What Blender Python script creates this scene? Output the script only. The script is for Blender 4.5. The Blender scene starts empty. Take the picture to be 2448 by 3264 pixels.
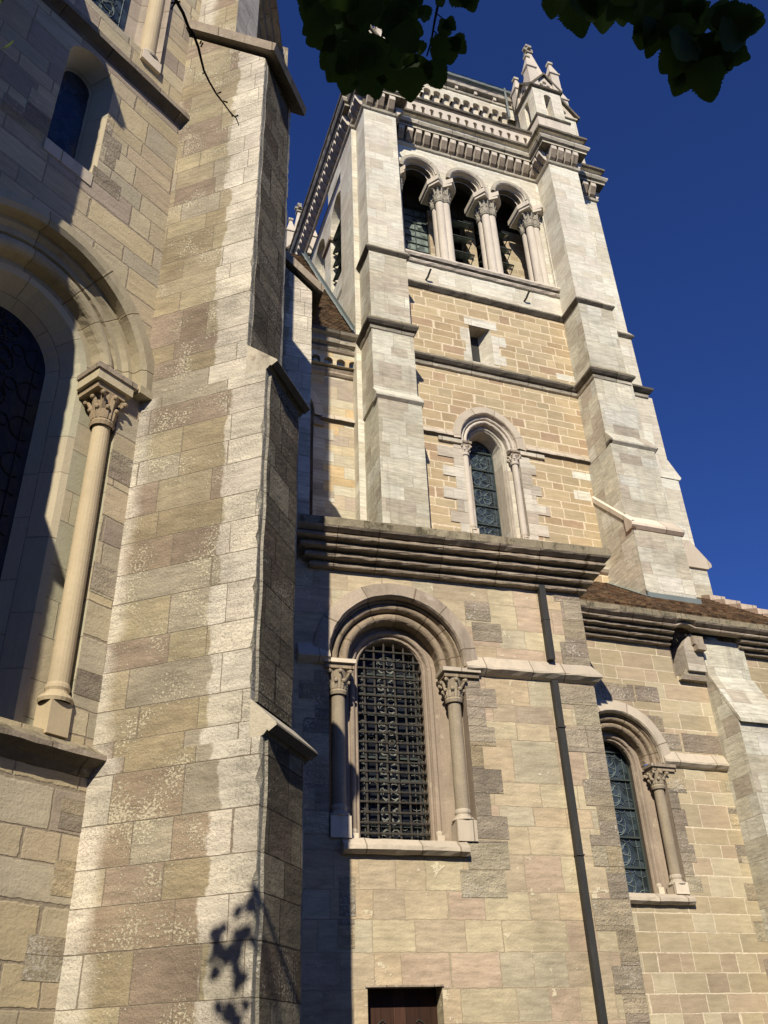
import bpy, math, random
from mathutils import Vector, Matrix
from mathutils.geometry import delaunay_2d_cdt
rnd = random.Random(7)
PI = math.pi
D2 = math.radians
C = bpy.context.scene.collection

# ------------------------------------------------------------------ camera, sky, sun
FPX, PITCH, ROLL = 2877.0, D2(32.47), D2(-2.32)
_f = Vector((0, math.cos(PITCH), math.sin(PITCH))); _u = Vector((0, -math.sin(PITCH), math.cos(PITCH))); _r = Vector((1, 0, 0))
_c, _s = math.cos(ROLL), math.sin(ROLL)
RIGHT = _r * _c + _u * _s
DOWN = _r * _s - _u * _c
FWD = _f
cam_data = bpy.data.cameras.new('camera'); cam = bpy.data.objects.new('camera', cam_data); C.objects.link(cam)
cam_data.sensor_fit = 'VERTICAL'; cam_data.sensor_height = 24.0; cam_data.lens = 24.0 * FPX / 3264.0
cam_data.clip_start = 0.05; cam_data.clip_end = 3000
m3 = Matrix((RIGHT, -DOWN, -FWD)).transposed()
cam.matrix_world = m3.to_4x4()
bpy.context.scene.camera = cam

SUN_AZ, SUN_EL = D2(-4.8), D2(35)
SUN = Vector((math.sin(SUN_AZ) * math.cos(SUN_EL), -math.cos(SUN_AZ) * math.cos(SUN_EL), math.sin(SUN_EL)))
world = bpy.data.worlds.new('World'); bpy.context.scene.world = world; world.use_nodes = True
wn = world.node_tree.nodes; wl = world.node_tree.links
sky = wn.new('ShaderNodeTexSky'); sky.sky_type = 'NISHITA'; sky.sun_disc = False
sky.sun_elevation = SUN_EL; sky.sun_rotation = math.atan2(SUN.x, SUN.y) % (2 * PI)
sky.altitude = 1500; sky.air_density = 0.9; sky.dust_density = 0.15; sky.ozone_density = 5.0
bg = wn['Background']; bg.inputs['Strength'].default_value = 0.05
hs = wn.new('ShaderNodeMix'); hs.data_type = 'RGBA'; hs.blend_type = 'MULTIPLY'; hs.inputs[0].default_value = 1.0
hs.inputs[7].default_value = (.74, 1.05, 1.95, 1)
wl.new(sky.outputs[0], hs.inputs[6]); wl.new(hs.outputs[2], bg.inputs['Color'])
sd = bpy.data.lights.new('sun', 'SUN'); sd.energy = 5.0; sd.angle = D2(0.53); sd.color = (1.0, 0.915, 0.76)
so = bpy.data.objects.new('sun', sd); C.objects.link(so)
so.rotation_euler = SUN.to_track_quat('Z', 'Y').to_euler(); so.location = SUN * 60
vs = bpy.context.scene.view_settings
vs.view_transform = 'Standard'; vs.look = 'None'; vs.gamma = 1; vs.use_curve_mapping = False; vs.exposure = 0.16
bpy.context.scene.cycles.diffuse_bounces = 2

# ------------------------------------------------------------------ node materials
class NT:
    def __init__(s, name):
        s.m = bpy.data.materials.new(name); s.m.use_nodes = True
        s.t = s.m.node_tree; s.n = s.t.nodes; s.l = s.t.links
        s.b = s.n['Principled BSDF']
        s.b.inputs['Specular IOR Level'].default_value = 0.15
    def node(s, ty, **kw):
        n = s.n.new(ty)
        for k, v in kw.items(): setattr(n, k, v)
        return n
    def put(s, sock, v):
        if hasattr(v, 'links') or isinstance(v, bpy.types.NodeSocket): s.l.new(v, sock)
        elif v is not None: sock.default_value = v
    def math(s, op, a, b=None, c=None, clamp=False):
        n = s.node('ShaderNodeMath', operation=op, use_clamp=clamp)
        for i, v in enumerate((a, b, c)): s.put(n.inputs[i], v) if v is not None else None
        return n.outputs[0]
    def sep(s, v):
        n = s.node('ShaderNodeSeparateXYZ'); s.l.new(v, n.inputs[0]); return n.outputs
    def comb(s, x=0.0, y=0.0, z=0.0):
        n = s.node('ShaderNodeCombineXYZ'); s.put(n.inputs[0], x); s.put(n.inputs[1], y); s.put(n.inputs[2], z); return n.outputs[0]
    def noise(s, vec, scale, detail=2.0, rough=0.5, dim='3D', w=None):
        n = s.node('ShaderNodeTexNoise', noise_dimensions=dim)
        if dim != '1D': s.l.new(vec, n.inputs['Vector'])
        if w is not None: s.put(n.inputs['W'], w)
        n.inputs['Scale'].default_value = scale; n.inputs['Detail'].default_value = detail; n.inputs['Roughness'].default_value = rough
        return n.outputs['Fac']
    def white(s, vec):
        n = s.node('ShaderNodeTexWhiteNoise', noise_dimensions='3D'); s.l.new(vec, n.inputs['Vector']); return n.outputs['Value'], n.outputs['Color']
    def ramp(s, fac, stops, interp='LINEAR'):
        n = s.node('ShaderNodeValToRGB'); r = n.color_ramp; r.interpolation = interp
        while len(r.elements) < len(stops): r.elements.new(0.5)
        for e, (p, c) in zip(r.elements, stops):
            e.position = p; e.color = (c[0], c[1], c[2], 1) if not isinstance(c, (int, float)) else (c, c, c, 1)
        s.l.new(fac, n.inputs[0]); return n.outputs[0]
    def mix(s, fac, a, b, blend='MIX'):
        n = s.node('ShaderNodeMix', data_type='RGBA', blend_type=blend)
        s.put(n.inputs[0], fac)
        s.put(n.inputs[6], (*a, 1) if isinstance(a, tuple) else a); s.put(n.inputs[7], (*b, 1) if isinstance(b, tuple) else b)
        return n.outputs[2]
    def mrange(s, v, a, b, c=0.0, d=1.0):
        n = s.node('ShaderNodeMapRange'); s.l.new(v, n.inputs[0])
        for i, x in enumerate((a, b, c, d)): n.inputs[i + 1].default_value = x
        return n.outputs[0]
    def bump(s, h, strength, dist, normal=None):
        n = s.node('ShaderNodeBump'); n.inputs['Strength'].default_value = strength; n.inputs['Distance'].default_value = dist
        s.l.new(h, n.inputs['Height'])
        if normal is not None: s.l.new(normal, n.inputs['Normal'])
        return n.outputs[0]

def masonry(name, H, W, mw, pal, mortar, seed=0.0, hvar=0.35, wob=0.006, grain=0.35, stain=0.25, mdepth=0.35, rough_bump=0.25,
            rb_scale=45.0, speck=None, wash=None, streak=0.25, pmix=0.5):
    """courses of cut stone laid out in metres on the UVs: irregular course heights and block lengths"""
    g = NT(name); pal = [(p_, (c_[0] * .99, c_[1] * .995, c_[2] * .95)) for p_, c_ in pal]
    uv = g.node('ShaderNodeUVMap').outputs[0]
    U, Vv, _ = g.sep(uv)
    P = g.comb(U, Vv, seed)
    wz = g.noise(P, 6.0, 2.0)
    Uw = g.math('ADD', U, g.math('MULTIPLY', g.math('SUBTRACT', wz, .5), wob * 3))
    wz2 = g.noise(g.comb(Vv, U, seed + 5), 5.0, 2.0)
    Vw = g.math('ADD', Vv, g.math('MULTIPLY', g.math('SUBTRACT', wz2, .5), wob * 3))
    vv = g.math('DIVIDE', Vw, H)
    n1 = g.noise(None, .55, 0.0, dim='1D', w=g.math('ADD', vv, seed * 3.1))
    vv = g.math('ADD', vv, g.math('MULTIPLY', n1, hvar * 2.2))
    row = g.math('FLOOR', vv); fz = g.math('FRACT', vv)
    r1, rc = g.white(g.comb(row, seed, 3.3)); r2, _ = g.white(g.comb(row, seed, 9.1))
    wr = g.math('MULTIPLY', g.math('ADD', g.math('MULTIPLY', r1, .6), .72), W)
    uu = g.math('ADD', g.math('DIVIDE', Uw, wr), g.math('MULTIPLY', r2, 37.0))
    n2 = g.noise(None, .6, 0.0, dim='1D', w=g.math('ADD', uu, g.math('MULTIPLY', row, 7.7)))
    uu = g.math('ADD', uu, g.math('MULTIPLY', n2, 1.0))
    col = g.math('FLOOR', uu); fx = g.math('FRACT', uu)
    dx = g.math('MULTIPLY', g.math('MINIMUM', fx, g.math('SUBTRACT', 1.0, fx)), wr)
    dz = g.math('MULTIPLY', g.math('MINIMUM', fz, g.math('SUBTRACT', 1.0, fz)), H)
    d = g.math('MINIMUM', dx, dz)
    ed = g.noise(P, 14.0, 3.0)
    d = g.math('ADD', d, g.math('MULTIPLY', g.math('SUBTRACT', ed, .5), mw * 1.1))
    isstone = g.mrange(d, mw * .35, mw * .75)
    b1, bc = g.white(g.comb(col, row, seed + 1.7)); b2, _ = g.white(g.comb(col, row, seed + 4.9))
    base = g.ramp(b1, pal, 'CONSTANT')
    # grain along the bed, veins, broad weathering
    gr = g.noise(g.comb(g.math('MULTIPLY', U, 2.2), g.math('MULTIPLY', Vv, 11.0), g.math('MULTIPLY', b2, 30.0)), 1.6, 5.0, .62)
    gval = g.math('ADD', g.math('MULTIPLY', g.math('SUBTRACT', gr, .5), grain * 2.2), 1.0)
    bb = g.math('ADD', g.math('MULTIPLY', g.math('SUBTRACT', b2, .5), pmix), 1.0)
    big = g.noise(P, .9, 4.0, .6)
    bval = g.math('ADD', g.math('MULTIPLY', g.math('SUBTRACT', big, .5), stain * 2), 1.0)
    val = g.math('MULTIPLY', g.math('MULTIPLY', gval, bb), bval)
    fine = g.noise(P, 60.0, 3.0, .7)
    val = g.math('MULTIPLY', val, g.mrange(fine, .2, .8, .88, 1.12))
    cm = g.comb(val, val, val)
    col1 = g.mix(1.0, base, cm, 'MULTIPLY')
    # rain streaks
    st = g.noise(g.comb(g.math('MULTIPLY', U, 9.0), g.math('MULTIPLY', Vv, .7), seed), 1.0, 4.0, .6)
    col1 = g.mix(g.math('MULTIPLY', g.mrange(st, .55, .75), streak), col1, (.10, .085, .065))
    hgt_extra = None
    if speck:   # pale crust left in patches, grazing-light specks on buttress ends: (color, threshold, scale)
        sc, th, ss = speck
        sp = g.noise(P, ss, 4.0, .68); sb = g.noise(P, 2.3, 2.0, .5)
        spx = g.math('ADD', sp, g.math('MULTIPLY', g.math('SUBTRACT', sb, .5), .55))
        spx = g.math('ADD', spx, g.math('MULTIPLY', g.math('SUBTRACT', b2, .5), .05))
        sm = g.mrange(spx, th, th + .035)
        if wash:   # band washed clean, in UV u
            (ua, ub, wc) = wash
            un = g.math('ADD', U, g.math('MULTIPLY', g.math('SUBTRACT', g.noise(g.comb(U, Vv, 3.0), 3.5, 5.0, .65), .5), .24)); un = g.math('ADD', un, g.math('MULTIPLY', g.math('SUBTRACT', b2, .5), .11))
            wm = g.mrange(un, ua - .012, ua + .012)
            if ub is not None:
                wm = g.math('MAXIMUM', wm, g.mrange(un, ub + .08, ub - .05))
            cw = g.mix(1.0, g.mix(.65, base, wc), cm, 'MULTIPLY')
            sm2 = g.math('MULTIPLY', sm, g.math('SUBTRACT', 1.0, wm))
            col1 = g.mix(g.math('MULTIPLY', sm2, .85), col1, sc)
            col1 = g.mix(g.math('MULTIPLY', wm, .85), col1, cw)
        else:
            col1 = g.mix(g.math('MULTIPLY', sm, .85), col1, sc)
        hgt_extra = sm
    mv = g.mrange(g.noise(P, 25.0, 3.0), .2, .8, .75, 1.2)
    mc = g.mix(1.0, mortar, g.comb(mv, mv, mv), 'MULTIPLY')
    out = g.mix(isstone, mc, col1)
    g.l.new(out, g.b.inputs['Base Color'])
    g.b.inputs['Roughness'].default_value = .9
    fb = g.noise(P, rb_scale, 6.0, .72)
    coarse = g.noise(P, 9.0, 4.0, .6)
    h = g.math('ADD', g.math('MULTIPLY', fb, rough_bump * .03), g.math('MULTIPLY', coarse, rough_bump * .03))
    h = g.math('ADD', h, g.math('MULTIPLY', isstone, mdepth * .02))
    h = g.math('ADD', h, g.math('MULTIPLY', b2, .004))
    if hgt_extra: h = g.math('ADD', h, g.math('MULTIPLY', hgt_extra, .004))
    g.l.new(g.bump(h, 1.0, 1.0), g.b.inputs['Normal'])
    return g.m

def plain(name, col, var=.3, rough=.85, scale=3.0, bump=.15, col2=None, patch=.5, joint=None, spec=.15, metal=0.0, bscale=40):
    g = NT(name); col = (col[0] * .99, col[1] * .995, col[2] * .95)
    tc = g.node('ShaderNodeTexCoord').outputs['Object']
    n = g.noise(tc, scale, 5.0, .6); f = g.noise(tc, scale * 14, 3.0, .65)
    v = g.math('ADD', g.math('MULTIPLY', g.math('SUBTRACT', n, .5), var * 2), 1.0)
    v = g.math('MULTIPLY', v, g.mrange(f, .2, .8, 1 - var * .4, 1 + var * .4))
    c = g.mix(1.0, col, g.comb(v, v, v), 'MULTIPLY')
    if col2:
        p = g.noise(tc, scale * 2.7, 5.0, .7)
        c = g.mix(g.math('MULTIPLY', g.mrange(p, patch, patch + .12), .9), c, col2)
    X_, Y_, Z_ = g.sep(tc)
    run = g.noise(g.comb(g.math('MULTIPLY', X_, 7.0), g.math('MULTIPLY', Y_, 7.0), g.math('MULTIPLY', Z_, .8)), 1.0, 4.0, .65)
    c = g.mix(g.math('MULTIPLY', g.mrange(run, .52, .72), min(.55, var)), c, (.10, .085, .065))
    h = g.math('MULTIPLY', g.noise(tc, bscale, 5.0, .7), bump * .03)
    if joint:  # vertical joints between lengths of stone, along UV u
        uv = g.node('ShaderNodeUVMap').outputs[0]
        U, Vv, _ = g.sep(uv)
        uu = g.math('DIVIDE', U, joint)
        uu = g.math('ADD', uu, g.math('MULTIPLY', g.noise(None, .7, 0, dim='1D', w=uu), .8))
        fx = g.math('FRACT', uu)
        dd = g.math('MULTIPLY', g.math('MINIMUM', fx, g.math('SUBTRACT', 1.0, fx)), joint)
        ok = g.mrange(dd, .004, .011)
        b, _ = g.white(g.comb(g.math('FLOOR', uu), 1.3, 2.0))
        bv = g.mrange(b, 0, 1, .74, 1.2)
        c = g.mix(1.0, c, g.comb(bv, bv, bv), 'MULTIPLY')
        c = g.mix(ok, (col[0] * .45, col[1] * .42, col[2] * .38), c)
        h = g.math('ADD', h, g.math('MULTIPLY', ok, .006))
    g.l.new(c, g.b.inputs['Base Color'])
    g.b.inputs['Roughness'].default_value = rough; g.b.inputs['Specular IOR Level'].default_value = spec
    g.b.inputs['Metallic'].default_value = metal
    if bump > 0: g.l.new(g.bump(h, 1.0, 1.0), g.b.inputs['Normal'])
    return g.m

def glassmat(name, col, rough=.22):
    g = NT(name)
    tc = g.node('ShaderNodeTexCoord').outputs['Object']
    vor = g.node('ShaderNodeTexVoronoi'); vor.inputs['Scale'].default_value = 9.0; g.l.new(tc, vor.inputs['Vector'])
    v = g.mrange(g.sep(vor.outputs['Color'])[0], 0, 1, .4, 1.6)
    g.l.new(g.mix(1.0, col, g.comb(v, v, v), 'MULTIPLY'), g.b.inputs['Base Color'])
    g.b.inputs['Roughness'].default_value = rough; g.b.inputs['Specular IOR Level'].default_value = .5
    h = g.math('MULTIPLY', g.noise(tc, 9.0, 3.0), .012)
    g.l.new(g.bump(h, .6, 1.0), g.b.inputs['Normal'])
    return g.m

def tilemat(name, c1, c2, c3, du=.11, dv=.12):
    g = NT(name)
    uv = g.node('ShaderNodeUVMap').outputs[0]
    U, Vv, _ = g.sep(uv)
    b, bc = g.white(g.comb(g.math('FLOOR', g.math('DIVIDE', U, du)), g.math('FLOOR', g.math('DIVIDE', Vv, dv)), 0.5))
    c = g.ramp(b, [(0, c1), (.35, c2), (.7, c3), (.88, (c1[0] * .5, c1[1] * .5, c1[2] * .5))], 'CONSTANT')
    n = g.noise(g.comb(U, Vv, 0), 3.0, 5.0, .7)
    v = g.mrange(n, .2, .8, .5, 1.5)
    c = g.mix(1.0, c, g.comb(v, v, v), 'MULTIPLY')
    l = g.mrange(g.noise(g.comb(U, Vv, 4), 8.0, 4.0, .7), .56, .68)
    c = g.mix(g.math('MULTIPLY', l, .5), c, (.19, .18, .12))
    g.l.new(c, g.b.inputs['Base Color']); g.b.inputs['Roughness'].default_value = .95
    return g.m

CREAM = (.66, .56, .40)
M = {}
M['butt'] = masonry('buttress_stone', .335, .62, .008, [(0, (.335, .27, .18)), (.2, (.38, .315, .22)), (.38, (.30, .23, .17)), (.5, (.40, .335, .225)), (.66, (.36, .31, .24)), (.82, (.285, .22, .17))],
    (.28, .23, .17), 1.0, .3, .003, .50, .65, .22, .6, 38, speck=((.62, .555, .40), .575, 42.0), wash=(1.06, .10, (.80, .74, .62)), streak=.15, pmix=.22)
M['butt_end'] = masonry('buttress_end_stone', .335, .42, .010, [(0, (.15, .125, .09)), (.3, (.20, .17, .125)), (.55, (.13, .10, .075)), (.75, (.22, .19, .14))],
    (.05, .04, .03), 1.0, .3, .003, .8, .9, .5, 2.4, 26, speck=((.40, .37, .27), .60, 40.0), streak=.6, pmix=.5)  # dark base and pale specks put grazing light on rough tooling into the colour
M['margin'] = masonry('buttress_margin_stone', .335, 3.0, .008, [(0, (.40, .36, .29)), (.5, (.44, .40, .33))], (.2, .17, .13), 1.0, .3, .003, .5, .6, .2, 1.4, 40, speck=((.70, .66, .54), .6, 40.0), streak=.1)
M['white'] = masonry('tower_limestone', .33, .62, .007, [(0, (0.646, 0.608, 0.522)), (.25, (0.684, 0.655, 0.570)), (.45, (0.598, 0.551, 0.456)), (.6, (0.665, 0.617, 0.522)), (.75, (0.570, 0.513, 0.423)), (.88, (0.617, 0.560, 0.484))],
    (.50, .44, .36), 2.0, .3, .003, .46, .26, .12, .2, 40, streak=.18, pmix=.12)
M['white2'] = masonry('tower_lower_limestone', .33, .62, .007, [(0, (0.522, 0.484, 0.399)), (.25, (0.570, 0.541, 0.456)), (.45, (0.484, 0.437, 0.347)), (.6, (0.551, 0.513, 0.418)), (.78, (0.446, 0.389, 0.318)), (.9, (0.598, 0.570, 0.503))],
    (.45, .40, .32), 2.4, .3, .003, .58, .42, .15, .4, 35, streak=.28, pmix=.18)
M['mol_t'] = masonry('tower_sandstone', .24, .50, .026, [(0, (0.446, 0.342, 0.214)), (.2, (0.475, 0.375, 0.237)), (.4, (0.408, 0.304, 0.190)), (.55, (0.437, 0.351, 0.228)), (.72, (0.503, 0.399, 0.257)), (.88, (0.399, 0.285, 0.190))],
    (.72, .60, .42), 3.0, .3, .008, .30, .22, .12, .2, 40, streak=.08, pmix=.14)
M['mol_c'] = masonry('chapel_sandstone', .27, .46, .014, [(0, (0.422, 0.343, 0.229)), (.2, (0.466, 0.387, 0.264)), (.4, (0.405, 0.334, 0.229)), (.58, (0.440, 0.343, 0.242)), (.74, (0.493, 0.422, 0.299)), (.9, (0.378, 0.299, 0.216))],
    (.68, .58, .42), 4.0, .25, .007, .32, .25, .12, .2, 40, streak=.08, pmix=.14)
M['sac'] = masonry('sacristy_sandstone', .37, .58, .012, [(0, (0.479, 0.391, 0.273)), (.2, (0.445, 0.361, 0.260)), (.36, (0.496, 0.420, 0.290)), (.52, (0.470, 0.361, 0.269)), (.66, (0.454, 0.395, 0.290)), (.78, (0.479, 0.378, 0.260)), (.92, (0.370, 0.298, 0.227))],
    (.40, .325, .22), 5.0, .35, .012, .50, .50, .10, .3, 30, speck=((.66, .58, .41), .66, 7.0), streak=.10, pmix=.12)
M['left'] = masonry('apse_sandstone', .33, .55, .020, [(0, (0.504, 0.427, 0.297)), (.2, (0.468, 0.387, 0.270)), (.36, (0.504, 0.414, 0.270)), (.5, (0.450, 0.387, 0.288)), (.64, (0.477, 0.387, 0.270)), (.78, (0.360, 0.293, 0.234)), (.9, (0.414, 0.360, 0.270))],
    (.34, .28, .20), 6.0, .3, .007, .32, .28, .3, .25, 35, streak=.08, pmix=.16)
M['trans'] = masonry('transept_stone', .27, .62, .007, [(0, (.55, .46, .32)), (.2, (.52, .46, .35)), (.35, (.56, .42, .25)), (.5, (.48, .40, .30)), (.64, (.58, .53, .42)), (.78, (.58, .44, .26)), (.9, (.42, .35, .29))],
    (.40, .33, .24), 7.0, .3, .004, .4, .3, .1, .25, 35, streak=.15, pmix=.16)
M['quoin'] = masonry('purple_grey_stone', .34, 1.9, .006, [(0, (.34, .285, .225)), (.2, (.46, .38, .275)), (.4, (.37, .30, .24)), (.55, (.52, .45, .33)), (.72, (.41, .345, .265)), (.86, (.50, .405, .27))],
    (.3, .25, .18), 8.0, .2, .003, .6, .6, .2, 1.2, 32, speck=((.62, .56, .45), .60, 28.0), streak=.2, pmix=.3)
M['greyq'] = masonry('grey_dressing_stone', .30, 1.9, .006, [(0, (.47, .41, .34)), (.25, (.55, .49, .41)), (.5, (.44, .375, .31)), (.75, (.60, .55, .47))],
    (.42, .36, .27), 9.0, .2, .003, .4, .4, .12, .4, 35, streak=.15, pmix=.2)
M['trim'] = plain('weathered_cornice_stone', (.35, .285, .225), .5, .9, 2.5, .3, (.52, .45, .35), .57, joint=.8)
M['trimtop'] = plain('lichened_coping_stone', (.33, .28, .20), .55, .95, 2.2, .5, (.10, .09, .055), .52, joint=.7)
M['pale'] = plain('pale_marble', (.62, .53, .43), .18, .7, 2.5, .1, (.45, .35, .29), .62, joint=.65)
M['wcap'] = plain('buttress_cap_stone', (.50, .44, .35), .35, .9, 3.0, .3, (.30, .25, .19), .56)
M['hood'] = plain('grey_arch_stone', (.44, .36, .29), .35, .85, 1.6, .15, (.58, .50, .41), .60, joint=.55)
M['order'] = plain('moulded_arch_stone', (.34, .265, .195), .4, .85, 2.2, .15, (.44, .37, .24), .56, joint=.42)
M['jamb'] = plain('jamb_stone', (.34, .27, .215), .35, .85, 2.4, .15, (.45, .37, .28), .58)
M['lorder'] = plain('apse_arch_stone', (.47, .40, .28), .22, .85, 2.0, .15, (.39, .29, .19), .60, joint=.6)
M['ljamb'] = masonry('apse_jamb_stone', .40, .60, .008, [(0, (.46, .42, .31)), (.4, (.43, .40, .30)), (.7, (.48, .41, .30))], (.30, .26, .19), 11.0, .2, .002, .14, .12, .2, .15, 40, streak=.03, pmix=.12)
M['shaft'] = plain('column_stone', (.34, .28, .21), .35, .75, 2.5, .12, (.43, .35, .26), .6)
M['lshaft'] = plain('sandstone_column', (.52, .42, .285), .18, .75, 2.0, .08)
M['lcap'] = plain('carved_sandstone', (.36, .275, .185), .3, .85, 6.0, .25)
M['tcol'] = plain('tower_column_stone', (.60, .53, .46), .22, .8, 2.2, .15, (.50, .41, .34), .60)
M['tcap'] = plain('carved_grey_capital', (.42, .38, .32), .6, .9, 9.0, .5, (.14, .12, .10), .5)
M['ttrim'] = plain('tower_moulding_stone', (.50, .45, .37), .35, .9, 2.5, .25, (.20, .17, .12), .60, joint=.9)
M['tdark'] = plain('drip_dirt_and_shade_stone', (.15, .13, .105), .5, .95, 3.0, .3, (.30, .26, .19), .60, joint=.9)  # drip grime, also painted shade under mouldings and in recesses
M['lead'] = plain('grey_lead_flashing', (.17, .20, .20), .2, .5, 3.0, .05, spec=.4)
M['pipe'] = plain('dark_painted_pipe', (.035, .034, .032), .3, .55, 3.0, .1, spec=.3)
M['iron'] = plain('wrought_iron', (.045, .04, .034), .5, .6, 8.0, .3, (.09, .06, .04), .58, spec=.4)
M['camec'] = plain('lead_came', (.17, .21, .22), .2, .6, 5.0, .0)
M['glassd'] = glassmat('black_old_glass', (.007, .009, .013), .4)
M['glassd'].node_tree.nodes['Principled BSDF'].inputs['Specular IOR Level'].default_value = .22
M['camew'] = plain('pale_came', (.20, .205, .19), .2, .6, 5.0, .0)
M['bar'] = plain('iron_saddle_bar', (.055, .07, .068), .2, .6, 5.0, .0)
M['glass'] = glassmat('dark_leaded_glass', (.018, .026, .032))
M['glassb'] = glassmat('stained_glass', (.034, .046, .054))
M['slat'] = glassmat('louvre_glass', (.16, .19, .17), .3)
M['dark'] = plain('belfry_shade', (.035, .030, .025), .3, .9, 2.0, .1)  # near-black colour paints the shade inside the belfry
M['wood'] = None
M['leafm'] = None
M['bark'] = plain('twig_bark', (.05, .035, .022), .4, .9, 12.0, .5)
M['gravel'] = plain('dark_ground', (.06, .065, .05), .3, .95, 3.0, .4)
M['tile'] = tilemat('roof_tiles', (.42, .15, .075), (.24, .12, .07), (.36, .19, .10))
M['tileb'] = tilemat('brown_roof_tiles', (.10, .06, .032), (.07, .045, .027), (.135, .085, .045))
M['slate'] = tilemat('slate_roof', (.10, .085, .075), (.08, .07, .06), (.13, .11, .10), .16, .2)
g = NT('wood_door')
tc = g.node('ShaderNodeTexCoord').outputs['Object']; X, Y, Z = g.sep(tc)
pl, _ = g.white(g.comb(g.math('FLOOR', g.math('DIVIDE', X, .155)), 0.0, 0.0))
gr = g.noise(g.comb(g.math('MULTIPLY', X, 30.0), Y, Z), 2.0, 4.0, .6)
cc = g.ramp(gr, [(0.3, (.035, .018, .012)), (.7, (.075, .035, .022))])
pv = g.mrange(pl, 0, 1, .6, 1.4)
cc = g.mix(1.0, cc, g.comb(pv, pv, pv), 'MULTIPLY')
fx = g.math('FRACT', g.math('DIVIDE', X, .155)); cc = g.mix(g.mrange(fx, .02, .05), (.01, .008, .006), cc)
g.l.new(cc, g.b.inputs['Base Color']); g.b.inputs['Roughness'].default_value = .55
M['wood'] = g.m
g = NT('linden_leaf')
tc = g.node('ShaderNodeTexCoord').outputs['Object']
n = g.noise(tc, 14.0, 3.0)
g.l.new(g.ramp(n, [(.3, (.020, .042, .012)), (.6, (.028, .055, .014)), (.75, (.05, .065, .018))]), g.b.inputs['Base Color'])
ts_ = g.node('ShaderNodeBsdfTranslucent'); ts_.inputs[0].default_value = (.14, .26, .04, 1)
mx_ = g.node('ShaderNodeMixShader'); mx_.inputs[0].default_value = .14
g.l.new(g.b.outputs[0], mx_.inputs[1]); g.l.new(ts_.outputs[0], mx_.inputs[2]); g.l.new(mx_.outputs[0], g.n['Material Output'].inputs['Surface'])
g.b.inputs['Roughness'].default_value = .6
M['leafm'] = g.m

# ------------------------------------------------------------------ frames and mesh builder
GZ = -1.6
class Frame:
    def __init__(s, az, ox=0.0, oy=0.0):
        s.az = D2(az); s.o = Vector((ox, oy, 0))
        s.u = Vector((math.cos(s.az), math.sin(s.az), 0)); s.v = Vector((-math.sin(s.az), math.cos(s.az), 0))
    def w(s, u, v, z): return s.o + s.u * u + s.v * v + Vector((0, 0, z))
FA = Frame(20.6); FB = Frame(16.57, .0176, 12.0); FD = Frame(54.26, -2.604, 7.634)
ROOTS = {}
def link(o, parent=None):
    C.objects.link(o)
    if parent: o.parent = parent
    return o
def thing(name, label, cat, fr, u0, v0, z0=GZ, group=None):
    o = bpy.data.objects.new(name, None); o.empty_display_size = .3
    o.location = fr.w(u0, v0, z0); o.rotation_euler = (0, 0, fr.az); link(o)
    o['label'] = label; o['category'] = cat
    if group: o['group'] = group
    ROOTS[o.name] = (u0, v0, z0); o['_'] = 0; del o['_']
    return o
def part(name, mb, parent, root, label=None):
    """mesh from a builder whose numbers are frame coordinates; root gives the local origin"""
    off = Vector(ROOTS[root.name])
    me = bpy.data.meshes.new(name)
    me.from_pydata([tuple(Vector(v) - off) for v in mb.v], [], mb.f)
    mats = []
    for k in mb.m:
        if k not in mats: mats.append(k)
    for k in mats: me.materials.append(M[k])
    me.polygons.foreach_set('material_index', [mats.index(k) for k in mb.m])
    me.polygons.foreach_set('use_smooth', mb.s)
    uvl = me.uv_layers.new(name='UVMap')
    uvl.data.foreach_set('uv', [c for f in mb.uv for p in f for c in p])
    me.update()
    o = bpy.data.objects.new(name, me); link(o, parent)
    if label: o['label'] = label
    return o

def split_part(name, mb, parent, root, label=None):
    """every loose piece of a builder becomes a part of its own"""
    par = {}
    def find(a):
        while par.setdefault(a, a) != a: par[a] = par[par[a]]; a = par[a]
        return a
    key = lambda p: tuple(round(c, 4) for c in p)
    for f in mb.f:
        k0 = find(key(mb.v[f[0]]))
        for i in f[1:]: par[find(key(mb.v[i]))] = k0
    groups = {}
    for i, f in enumerate(mb.f): groups.setdefault(find(key(mb.v[f[0]])), []).append(i)
    for ids in groups.values():
        m_ = MB(mb.mat)
        for i in ids: m_.face([mb.v[j] for j in mb.f[i]], mb.m[i], mb.uv[i], mb.s[i])
        part(name, m_, parent, root, label)

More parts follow.
